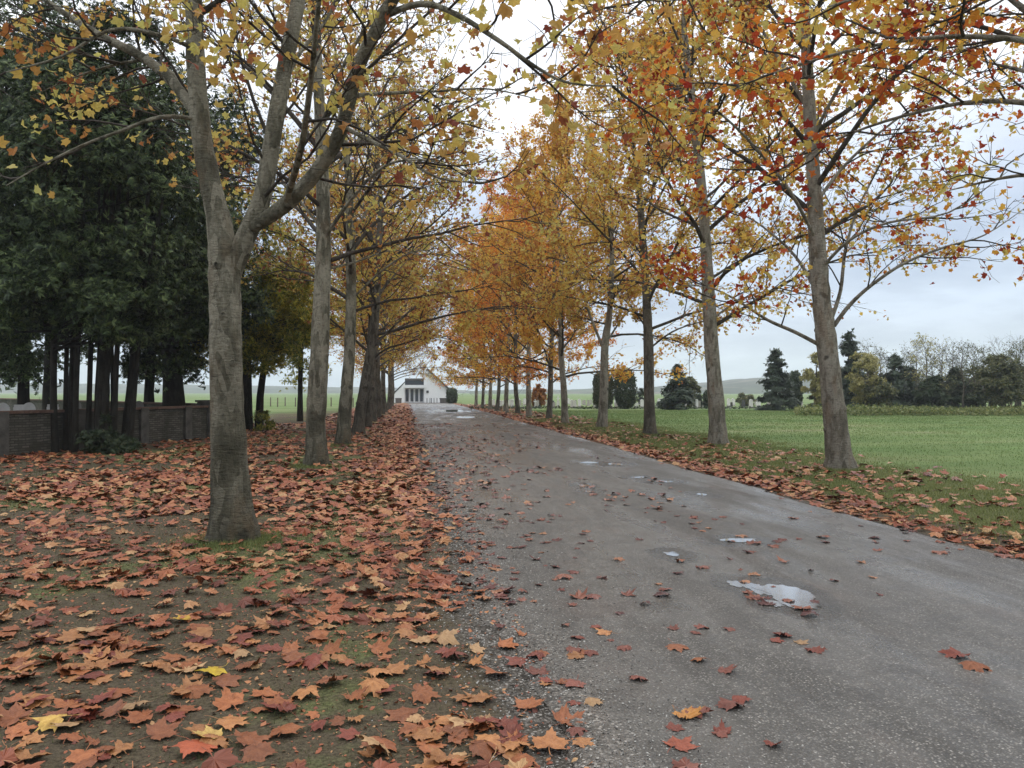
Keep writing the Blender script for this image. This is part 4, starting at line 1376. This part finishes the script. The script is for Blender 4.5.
col_list = [
    (603, 75, 371, 11, 'yew', 'clipped rounded evergreen column, browner one of the close pair'),
    (625, 75, 368, 12, 'yew', 'clipped rounded evergreen column, greener one of the close pair'),
    (794, 74, 371, 8, 'yew', 'smaller rounded conifer beside the dark pointed conifer'),
    (708, 80, 391, 4.5, 'yew', 'narrow dark column half behind the patched plane trunk'),
    (452, 112, 388, 6, 'yew', 'dark bush against the end of the white building'),
    (698, 82, 393, 4, 'yew', 'small round dark bush among the gravestones'),
    (745, 90, 394, 9, 'olive', 'low brownish bush among the gravestones'),
    (691, 78, 373, 8, 'olive', 'thin brownish bush leaning against the lone spruce'),
    (976, 62, 385, 12, 'yew', 'low dark bush between conifers across the field'),
    (932, 61, 378, 15, 'yew', 'dark round bush before the birches across the field'),
    (880, 61, 378, 14, 'olive', 'olive green bush under the yellow tree across the field'),
    (540, 84, 384, 9, 'orange', 'round orange bush seen between avenue trunks'),
]
M['orange'] = leaf_mat('leaf_orange', [(0, (.28, .10, .03)), (1, (.5, .24, .05))], .4, .3, .3)
for i, (px, d, top, hw, mt, lab) in enumerate(col_list):
    H = EYE + (YH - top) / F * d
    r = hw / F * d
    if i in (0, 1, 2, 3, 4):
        column_crown(at(px, d), H, r * .92, 5200, .22, mt, lab, 190 + i, (1.35, 1.05, .8) if i == 0 else (1., 1., 1.), GB)
        continue
    broad('evergreen_bush' if mt == 'yew' else 'bush', at(px, d), H, None, 0, [(0, 0, 0, 0, .08, H * .6)], 0, .24, mt, lab, GB, 90 + i, cat='bush', tm=T_TUFT,
          crowns=[((0, 0, H * .52), (r * .92, r * .92, H * .46), int(2600 + 2800 * min(r, 2)))], shell=.45)
broad_list = [
    (866, 62, 349, 21, 'pale_yellow', 'yellow leaved tree behind the stout pale plane trunk', 1300),
    (815, 64, 352, 14, 'pale_yellow', 'pale yellow tree peeping past the stout trunk on the graves side', 900),
    (1003, 58, 354, 22, 'olive', 'big olive green tree at the far end of the mixed row', 2600),
    (1044, 60, 350, 20, 'olive', 'olive tree past the frame edge across the field', 1800),
    (918, 70, 376, 14, 'olive', 'dim olive tree in the gap behind the birches', 1200),
    (868, 72, 370, 16, 'yew', 'dark tree filling the gap behind the yellow tree', 1500),
    (990, 72, 372, 18, 'olive', 'dim tree behind the big olive green one', 1300),
    (836, 74, 372, 14, 'yew', 'dark tree filling in behind the tallest spruce', 1500),
    (900, 76, 366, 20, 'olive', 'broad dim tree behind the pair of spruces', 1500),
    (946, 74, 370, 16, 'yew', 'dark low tree behind the second birch', 1300),
    (968, 76, 366, 18, 'olive', 'dim brownish tree behind the twiggy brown one', 1300),
    (1018, 74, 362, 20, 'yew', 'dark tree at the frame edge behind the olive one', 1500),
]
for i, (px, d, top, hw, mt, lab, n) in enumerate(broad_list):
    H = EYE + (YH - top) / F * d
    r = hw / F * d
    broad('broadleaf_tree', at(px, d), H, None, 0, [(0, 0, .1, 0, .11, H * .8), (.2, .1, .7, .2, .07, H * .75)], 0, .20, mt, lab, GB, 120 + i, tm=T_TUFT, bark='bark_grey',
          crowns=[((0, 0, H * .62), (r, r, H * .38), n * 3), ((.3, -.2, H * .35), (r * .7, r * .7, H * .2), n)], shell=.35)
bare = [(926, 62, 345, 'tall pale birch with a few yellow leaves, first of two across the field', 260, 'pale_yellow'), (943, 64, 349, 'slim bare birch, second of two across the field', 150, 'pale_yellow'),
        (964, 60, 353, 'bare brown tree with a fine twiggy crown across the field', 200, 'olive'), (879, 66, 356, 'thin bare tree behind the yellow tree', 60, 'olive'),
        (1021, 60, 350, 'bare tree at the frame edge across the field', 200, 'olive'), (986, 64, 356, 'bare tree beside the big olive green tree', 220, 'olive'), (911, 72, 362, 'faint bare tree behind the spruces', 80, 'olive')]
for i_, (px_b, top_b) in enumerate([(862, 362), (871, 350), (887, 360), (902, 356), (919, 352), (934, 358), (951, 350), (957, 362), (973, 352), (981, 364), (996, 350), (1009, 358), (1016, 348)]):
    bare.append((px_b, 66 + 3 * math.sin(i_ * 7.1), top_b, 'slender leafless tree among the mixed trees across the field', 40 + 20 * (i_ % 3), 'olive'))
for i, (px, d, top, lab, n, mt) in enumerate(bare):
    H = EYE + (YH - top) / F * d
    plane_tree(at(px, d), None, [], 140 + i, n * 4, .13, T_LO, M['bark_grey'], M[mt], H=H, hb=H * .28, CR=H * .26, n_auto=13, r0=.09, label=lab, group=GB if 'slender' not in lab else 'slender leafless trees across the field', name='bare_tree', bulge=False, kidl=.9)

# weeds along the far edge of the field
rng = np.random.default_rng(61)
N = 6500
px = rng.uniform(795, 1060, N); d = rng.uniform(53, 60, N)
xc = (px - 512) / F * d
x, y = xc * cY + d * sY, -xc * sY + d * cY
h = .2 + .65 * fbm(x * .25, y * .25, 5) * rng.uniform(.5, 1.2, N)
mb = MB()
scatter(mb, np.c_[x, y, h * rng.random(N) ** .6], rot_from(rng.normal(0, .6, (N, 3)) + UP * .3, rng.random(N) * 6.28), .22 * rng.uniform(.6, 1.3, N), T_TUFT, rng)
tag(mb.build('weeds', M['weed']), 'strip of tall yellow green weeds along the far field edge', 'weeds', None, 'stuff')
N = 1800
px = rng.uniform(470, 800, N); d = rng.uniform(74, 79, N)
xc = (px - 512) / F * d
x, y = xc * cY + d * sY, -xc * sY + d * cY
mb = MB()
scatter(mb, np.c_[x, y, .2 * rng.random(N)], rot_from(rng.normal(0, .6, (N, 3)) + UP * .3, rng.random(N) * 6.28), .20 * rng.uniform(.6, 1.3, N), T_TUFT, rng)
tag(mb.build('weeds', M['yew']), 'low dark weeds in front of the gravestones across the field', 'weeds', None, 'stuff')


# ------------------------------------------------------------------ gravestones
def grave(kind, base, label, group, mat, s=1., rz=0.):
    root = empty('gravestone', base, rz, s)
    tag(root, label, 'gravestone', group)
    m = MB(); m.box((0, 0, .04), (.78, .45, .24)); m.build('plinth', M['pale_stone'], root)
    m = MB()
    if kind == 'slab':
        n = 9
        a = np.linspace(0, math.pi, n)
        pr = np.r_[[[-.34, .16], [.34, .16]], np.c_[.34 * np.cos(a), .85 + .2 * np.sin(a)]]
        kk = len(pr)
        v = np.r_[np.c_[pr[:, 0], np.full(kk, -.07), pr[:, 1]], np.c_[pr[:, 0], np.full(kk, .07), pr[:, 1]]]
        j = np.arange(kk)
        m.add(v, [np.arange(kk)[None], np.arange(2 * kk - 1, kk - 1, -1)[None], np.stack([j, j + kk, (j + 1) % kk + kk, (j + 1) % kk], -1)])
        m.build('headstone', M[mat], root)
    elif kind == 'cross':
        m.box((0, 0, .72), (.16, .12, 1.12)); m.box((-.22, 0, .92), (.28, .118, .15)); m.box((.22, 0, .92), (.28, .118, .15))
        m.build('cross', M[mat], root)
    else:
        m.box((0, 0, .50), (.62, .2, .68), top=.9); m.box((0, 0, .87), (.5, .18, .06))
        m.build('headstone', M[mat], root)
    return root


protos = []
rng = np.random.default_rng(71)
GG = 'gravestones in the cemetery across the field'
kinds = [('slab', 'marble', 'pale rounded headstone in the cemetery across the field'), ('cross', 'marble', 'pale stone cross in the cemetery across the field'),
         ('block', 'dark_granite', 'dark square headstone in the cemetery across the field'), ('block', 'pale_stone', 'grey square headstone in the cemetery across the field')]
first = {}
for row in range(5):
    d0 = 80 + row * 6
    for px in np.arange(455, 800, 9.5):
        p = px + rng.uniform(-4.5, 4.5)
        d = d0 + rng.uniform(-2, 2)
        x, y = G(p, d)
        if x < 9.5 or rng.random() < .12: continue
        kd = int(rng.choice(4, p=[.44, .2, .10, .26]))
        kind, mt, lab = kinds[kd]
        gname = GG + ', ' + {0: 'rounded', 1: 'crosses', 2: 'dark', 3: 'grey'}[kd]
        s = rng.uniform(.5, .9); rz = rng.normal(.1, .2)
        if kd not in first:
            r_o = grave(kind, (x, y, 0), lab, gname, mt, s, rz); r_o.scale.x *= .62
            first[kd] = (r_o, kids(r_o))
        else:
            copy_thing(first[kd][0], (x, y, 0), rz, s, lab, gname, first[kd][1])[0].scale.x *= .62
# graves inside the walled plot
for i, (px, d, kind, mt, lab) in enumerate([(3, 25, 'slab', 'marble', 'white headstone in the walled plot, farthest from the lane'), (20, 25.5, 'block', 'marble', 'small white block beside the farthest white headstone in the plot'),
                                            (29, 25.5, 'slab', 'marble', 'white rounded headstone in the walled plot beside a small block'), (53, 26, 'block', 'marble', 'low white block behind the evergreen stems in the plot'),
                                            (76, 31, 'slab', 'pale_stone', 'tall pale headstone seen between the evergreen stems'), (139, 31, 'slab', 'pale_stone', 'pale headstone beside the slim trunk in the walled plot'),
                                            (147, 33, 'block', 'pale_stone', 'grey block headstone next to a slim trunk in the plot')]):
    grave(kind, at(px, d), lab, 'gravestones inside the walled plot', mt, 1.2 if kind == 'slab' else 1.32, .3).scale.x *= .45

# ------------------------------------------------------------------ low brick wall round the plot
A = np.array(G(0, 19.7)); B = np.array(G(207, 28.)); C2 = np.array(G(-30, 62))
A2 = A + (A - B) / np.linalg.norm(B - A) * 5.
wroot = empty('brick_wall', (A2[0], A2[1], 0))
tag(wroot, 'low weathered brick wall with reddish coping around the evergreens', 'wall')


def wall_run(a, b, h, th, part='wall'):
    d = b - a
    L = float(np.linalg.norm(d))
    ang = math.atan2(d[1], d[0])
    o = wroot.location
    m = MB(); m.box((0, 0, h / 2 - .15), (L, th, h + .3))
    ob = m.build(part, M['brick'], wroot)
    ob.location = ((a[0] + b[0]) / 2 - o[0], (a[1] + b[1]) / 2 - o[1], 0)
    ob.rotation_euler = (0, 0, ang)
    uvl = ob.data.uv_layers.new(name='UVMap')
    me = ob.data
    for pl in me.polygons:
        for li in pl.loop_indices:
            v = me.vertices[me.loops[li].vertex_index].co
            uvl.data[li].uv = (v.x + v.y, v.z)
    m = MB()
    n = max(2, int(L / .5))
    for i in range(n):
        jit = .008 * math.sin(i * 12.9)
        m.box((-L / 2 + (i + .5) * L / n, jit, h + .037 + jit * .4), (L / n - .012, th + .14, .07))
    cp = m.build('coping', M['coping'], wroot)
    cp.location = ob.location
    cp.rotation_euler = (0, 0, ang)
    return L, ang


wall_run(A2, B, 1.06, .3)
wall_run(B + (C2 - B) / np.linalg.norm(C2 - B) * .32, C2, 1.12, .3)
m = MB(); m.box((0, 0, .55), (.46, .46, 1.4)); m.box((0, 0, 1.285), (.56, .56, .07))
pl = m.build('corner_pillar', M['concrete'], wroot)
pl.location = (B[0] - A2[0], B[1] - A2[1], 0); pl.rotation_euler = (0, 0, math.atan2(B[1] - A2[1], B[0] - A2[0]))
uN = (B - A2) / np.linalg.norm(B - A2)
nN = np.array([uN[1], -uN[0]])
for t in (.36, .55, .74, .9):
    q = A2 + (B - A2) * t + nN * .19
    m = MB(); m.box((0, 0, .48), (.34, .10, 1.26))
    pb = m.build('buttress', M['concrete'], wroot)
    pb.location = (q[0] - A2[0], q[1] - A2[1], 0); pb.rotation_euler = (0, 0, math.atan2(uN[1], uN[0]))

# ------------------------------------------------------------------ white building at the end of the lane
D = 120.
bx, by = G(424, D)
broot = empty('chapel_building', (bx, by, 0))
tag(broot, 'white gabled building with glazed entrance at the end of the lane', 'building')
sc = D / F


def prism(poly, y0, y1):
    poly = np.asarray(poly, float)
    n = len(poly)
    v = np.r_[np.c_[poly[:, 0], np.full(n, y0), poly[:, 1]], np.c_[poly[:, 0], np.full(n, y1), poly[:, 1]]]
    j = np.arange(n)
    m = MB()
    m.add(v, [np.arange(n)[None], np.arange(2 * n - 1, n - 1, -1)[None], np.stack([j, j + n, (j + 1) % n + n, (j + 1) % n], -1)])
    return m


def bp(px, py):
    return ((px - 424) * sc, EYE + (YH - py) * sc)


zt = bp(0, 370.5)[1]
prism([(0, -.3), (bp(447.5, 0)[0], -.3), (bp(447.5, 0)[0], bp(0, 388.5)[1]), (bp(428.5, 0)[0], zt), (0, zt - .15)], 0, 11).build('gable_wall', M['white_plaster'], broot)
e = bp(451, 0)[0]
s_ = (bp(0, 388.5)[1] - zt) / (bp(447.5, 0)[0] - bp(428.5, 0)[0])
x0 = bp(428, 0)[0]
prism([(x0 - .1, zt + .03), (e, zt + .03 + s_ * (e - x0)), (e, zt + .38 + s_ * (e - x0)), (x0 - .1, zt + .38)], -.45, 11.4).build('roof', M['dark_roof'], broot)
lx = bp(405, 0)[0]
wx = bp(394.5, 0)[0]
prism([(wx, -.3), (lx, -.3), (lx, bp(0, 382.5)[1]), (wx, bp(0, 394.5)[1])], .0, 11).build('wing_wall', M['white_plaster'], broot)
prism([(wx - .3, bp(0, 395.0)[1] + .02), (lx, bp(0, 382.5)[1] + .03), (lx, bp(0, 382.5)[1] + .16), (wx - .3, bp(0, 395.0)[1] + .15)], -.08, 11.4).build('roof', M['dark_roof'], broot)
cz0, cz1 = bp(0, 388)[1], bp(0, 385)[1]
m = MB(); m.box((lx / 2, .1, (cz0 + cz1) / 2), (-lx - .02, 1.6, cz1 - cz0)); m.build('canopy', M['white_frame'], broot)
m = MB(); m.box((lx / 2, 1.2, (cz1 + bp(0, 380.4)[1]) / 2), (-lx - .02, .1, bp(0, 380.4)[1] - cz1)); m.build('clerestory_window', M['glass'], broot)
m = MB(); m.box((lx / 2, 6, bp(0, 379.3)[1]), (-lx - .02, 10.2, .3)); m.build('roof', M['dark_roof'], broot)
m = MB(); m.tube([[bp(446.5, 0)[0], -.12, -.1], [bp(446.5, 0)[0], -.12, 2.0]], [.05, .05], 6); m.build('downpipe', M['dark_metal'], broot)
n = 4
pw = (-lx) / n
for i in range(n):
    xc = lx + (i + .5) * pw
    m = MB(); m.box((xc, .9, cz0 / 2 + .02), (pw - .26, .06, cz0 - .3)); dr = m.build('glass_door', M['glass'], broot)
    m = MB(); m.box((xc - pw / 2 + .07, .88, cz0 / 2), (.13, .14, cz0)); m.box((xc + pw / 2 - .07, .88, cz0 / 2), (.13, .14, cz0))
    m.box((xc, .88, .07), (pw - .28, .14, .14)); m.box((xc, .88, cz0 - .075), (pw - .28, .14, .15))
    m.build('door_frame', M['white_frame'], dr)
m = MB(); m.box((bp(427.5, 0)[0], -.06, bp(0, 391.7)[1]), (.34, .1, .34)); m.build('wall_lamp', M['dark_metal'], broot)
for px, w, lab in ((444, 1.15, 'dark square planter box before the white gable'), (398.5, .85, 'dark square planter box before the entrance wing')):
    x, y = G(px, 116)
    r = empty('planter_box', (x, y, 0)); tag(r, lab, 'planter', 'planter boxes by the white building')
    m = MB(); m.box((0, 0, .32), (w, .7, .64), top=1.06); m.build('box', M['planter'], r)
    m = MB(); m.box((0, 0, .68), (w * 1.14, .82, .08)); m.build('rim', M['dark_metal'], r)
for i, px in enumerate((427, 430, 431.5, 434, 437)):
    x, y = G(px, 115)
    m = MB(); m.tube([[0, 0, -.1], [0, 0, .72], [0, 0, .76]], [.05, .05, .015], 8)
    o = m.build('bollard', M['dark_metal'], None, True); o.location = (x, y, 0)
    tag(o, 'small dark bollard in the short row before the white gable', 'bollard', 'bollards before the white gable')
# stakes in the far field
for i in range(16):
    x, y = G(232 + i * 9.2 + 2 * math.sin(i * 5.), 88 + 3 * math.sin(i * 2.3))
    m = MB(); m.box((0, 0, .45), (.13, .13, 1.1), top=.8)
    o = m.build('fence_post', M['wood_post']); o.location = (x, y, 0)
    tag(o, 'short weathered fence post standing in the far field behind the wall side trees', 'post', 'fence posts in the far field')


# ------------------------------------------------------------------ hills
def ridge(name, px0, px1, d0, depth, prof, label, seed):
    nx_, ny_ = 90, 16
    pxs = np.linspace(px0, px1, nx_)
    ds = np.linspace(d0, d0 + depth, ny_)
    PX, DS = np.meshgrid(pxs, ds)
    xc = (PX - 512) / F * DS
    x, y = xc * cY + DS * sY, -xc * sY + DS * cY
    top = np.interp(PX, [p[0] for p in prof], [p[1] for p in prof])
    h = (YH - top) / F * (d0 + depth * .5) + EYE
    f = np.sin(np.pi * np.clip((DS - d0) / depth, 0, 1)) ** .8
    z = h * f * (1 + .08 * (fbm(x * .01, y * .01, seed) - .5)) + 5 * f * (fbm(x * .03, y * .03, seed) - .5) - 1.5 * (1 - f)
    i, j = np.meshgrid(np.arange(nx_ - 1), np.arange(ny_ - 1))
    q = (j * nx_ + i).ravel()
    m = MB(); m.add(np.stack([x, y, z], -1).reshape(-1, 3), np.stack([q, q + 1, q + nx_ + 1, q + nx_], -1))
    return tag(m.build(name, M['hill'], None, True), label, None, None, 'structure')


ridge('hill', 470, 1300, 700, 500, [(470, 391), (560, 390), (640, 388.5), (700, 384), (745, 379), (800, 376), (900, 377), (1000, 381), (1300, 388)], 'low hazy hill of fields and woods beyond the cemetery', 3)
ridge('hill', -300, 480, 1000, 700, [(-300, 384), (0, 383), (150, 384.5), (200, 385.5), (300, 386.5), (400, 388), (480, 391)], 'long low blue ridge beyond the walled plot', 4)

# ------------------------------------------------------------------ air
m = MB(); m.box((0, 0, 59), (6600, 6600, 122))
hz = m.build('haze', None)
hm = bpy.data.materials.new('haze_air'); hm.use_nodes = True
hm.node_tree.nodes.clear()
ho = hm.node_tree.nodes.new('ShaderNodeOutputMaterial'); hv = hm.node_tree.nodes.new('ShaderNodeVolumePrincipled')
hv.inputs['Color'].default_value = (.80, .87, .95, 1); hv.inputs['Density'].default_value = .00050; hv.inputs['Anisotropy'].default_value = .2
hm.node_tree.links.new(hv.outputs[0], ho.inputs['Volume'])
hz.data.materials.append(hm)
tag(hz, 'thin damp autumn haze over the whole place', None, None, 'stuff')

# ------------------------------------------------------------------ sky and sun
SUN_EL, SUN_AZ = 48., 25.     # azimuth from +Y (down the lane) towards +X
w = bpy.data.worlds.new('World'); scene.world = w; w.use_nodes = True
nt = w.node_tree; nt.nodes.clear()
o = nt.nodes.new('ShaderNodeOutputWorld'); bg = nt.nodes.new('ShaderNodeBackground'); bg.inputs['Strength'].default_value = .1
nt.links.new(bg.outputs[0], o.inputs[0])
sk = nt.nodes.new('ShaderNodeTexSky'); sk.sky_type = 'NISHITA'; sk.sun_disc = False
sk.sun_elevation = R(SUN_EL); sk.sun_rotation = R(SUN_AZ); sk.dust_density = 2.; sk.air_density = 1.
tc = nt.nodes.new('ShaderNodeTexCoord')
sx = nt.nodes.new('ShaderNodeSeparateXYZ'); nt.links.new(tc.outputs['Generated'], sx.inputs[0])


def wm(op, a, b=None, clamp=False):
    x = nt.nodes.new('ShaderNodeMath'); x.operation = op; x.use_clamp = clamp
    for s_i, v in ((0, a), (1, b)):
        if v is None: continue
        if isinstance(v, bpy.types.NodeSocket): nt.links.new(v, x.inputs[s_i])
        else: x.inputs[s_i].default_value = v
    return x.outputs[0]


def wramp(fac, stops):
    x = nt.nodes.new('ShaderNodeValToRGB'); e = x.color_ramp.elements
    while len(e) > 1: e.remove(e[-1])
    e[0].position = stops[0][0]; e[0].color = (*stops[0][1], 1)
    for p, c in stops[1:]:
        q = e.new(p); q.color = (*c, 1)
    nt.links.new(fac, x.inputs[0]); return x.outputs[0]


zz = wm('MAXIMUM', sx.outputs[2], 0.)
den = wm('ADD', zz, .18)
cx = nt.nodes.new('ShaderNodeCombineXYZ')
nt.links.new(wm('DIVIDE', sx.outputs[0], den), cx.inputs[0]); nt.links.new(wm('DIVIDE', sx.outputs[1], den), cx.inputs[1])
nz = nt.nodes.new('ShaderNodeTexNoise'); nz.inputs['Scale'].default_value = 1.5; nz.inputs['Detail'].default_value = 6; nz.inputs['Roughness'].default_value = .55
nt.links.new(cx.outputs[0], nz.inputs['Vector'])
grad = wramp(zz, [(0, (.47, .545, .66)), (.10, (.41, .50, .665)), (.22, (.50, .585, .74)), (.34, (.95, .99, 1.06)), (.55, (1.45, 1.47, 1.50)), (1, (1.9, 1.9, 1.9))])
cl = wramp(nz.outputs['Fac'], [(.34, (.74, .77, .83)), (.5, (1., 1., 1.)), (.64, (1.36, 1.33, 1.27))])


def wmix(f, a, b, mode):
    x = nt.nodes.new('ShaderNodeMix'); x.data_type = 'RGBA'; x.blend_type = mode
    if isinstance(f, bpy.types.NodeSocket): nt.links.new(f, x.inputs[0])
    else: x.inputs[0].default_value = f
    for s_i, v in ((6, a), (7, b)):
        if isinstance(v, bpy.types.NodeSocket): nt.links.new(v, x.inputs[s_i])
        else: x.inputs[s_i].default_value = (*v, 1)
    return x.outputs[2]


cloud = wmix(1., wmix(1., grad, cl, 'MULTIPLY'), (10., 10., 10.), 'MULTIPLY')
nt.links.new(wmix(.88, sk.outputs[0], cloud, 'MIX'), bg.inputs['Color'])
sd = bpy.data.lights.new('sun', 'SUN'); sd.energy = .8; sd.angle = R(35); sd.color = (1, .97, .92)
so = bpy.data.objects.new('sun', sd); COL.objects.link(so)
dv = Vector((math.sin(R(SUN_AZ)) * math.cos(R(SUN_EL)), math.cos(R(SUN_AZ)) * math.cos(R(SUN_EL)), math.sin(R(SUN_EL))))
so.rotation_euler = dv.to_track_quat('Z', 'Y').to_euler()

# ------------------------------------------------------------------ camera and colour
cd = bpy.data.cameras.new('camera'); cd.sensor_width = 36; cd.lens = F / W_ * 36; cd.clip_end = 12000; cd.clip_start = .05
co_ = bpy.data.objects.new('camera', cd); COL.objects.link(co_)
co_.location = (0, 0, EYE); co_.rotation_euler = (R(90) + PITCH, 0, -YAW)
scene.camera = co_
vs = scene.view_settings
vs.view_transform = 'Standard'; vs.look = 'None'; vs.gamma = 1; vs.use_curve_mapping = False; vs.exposure = .38
cy = scene.cycles
cy.max_bounces = 6; cy.diffuse_bounces = 3; cy.glossy_bounces = 2; cy.transmission_bounces = 4; cy.volume_bounces = 1; cy.transparent_max_bounces = 4
cy.use_denoising = True
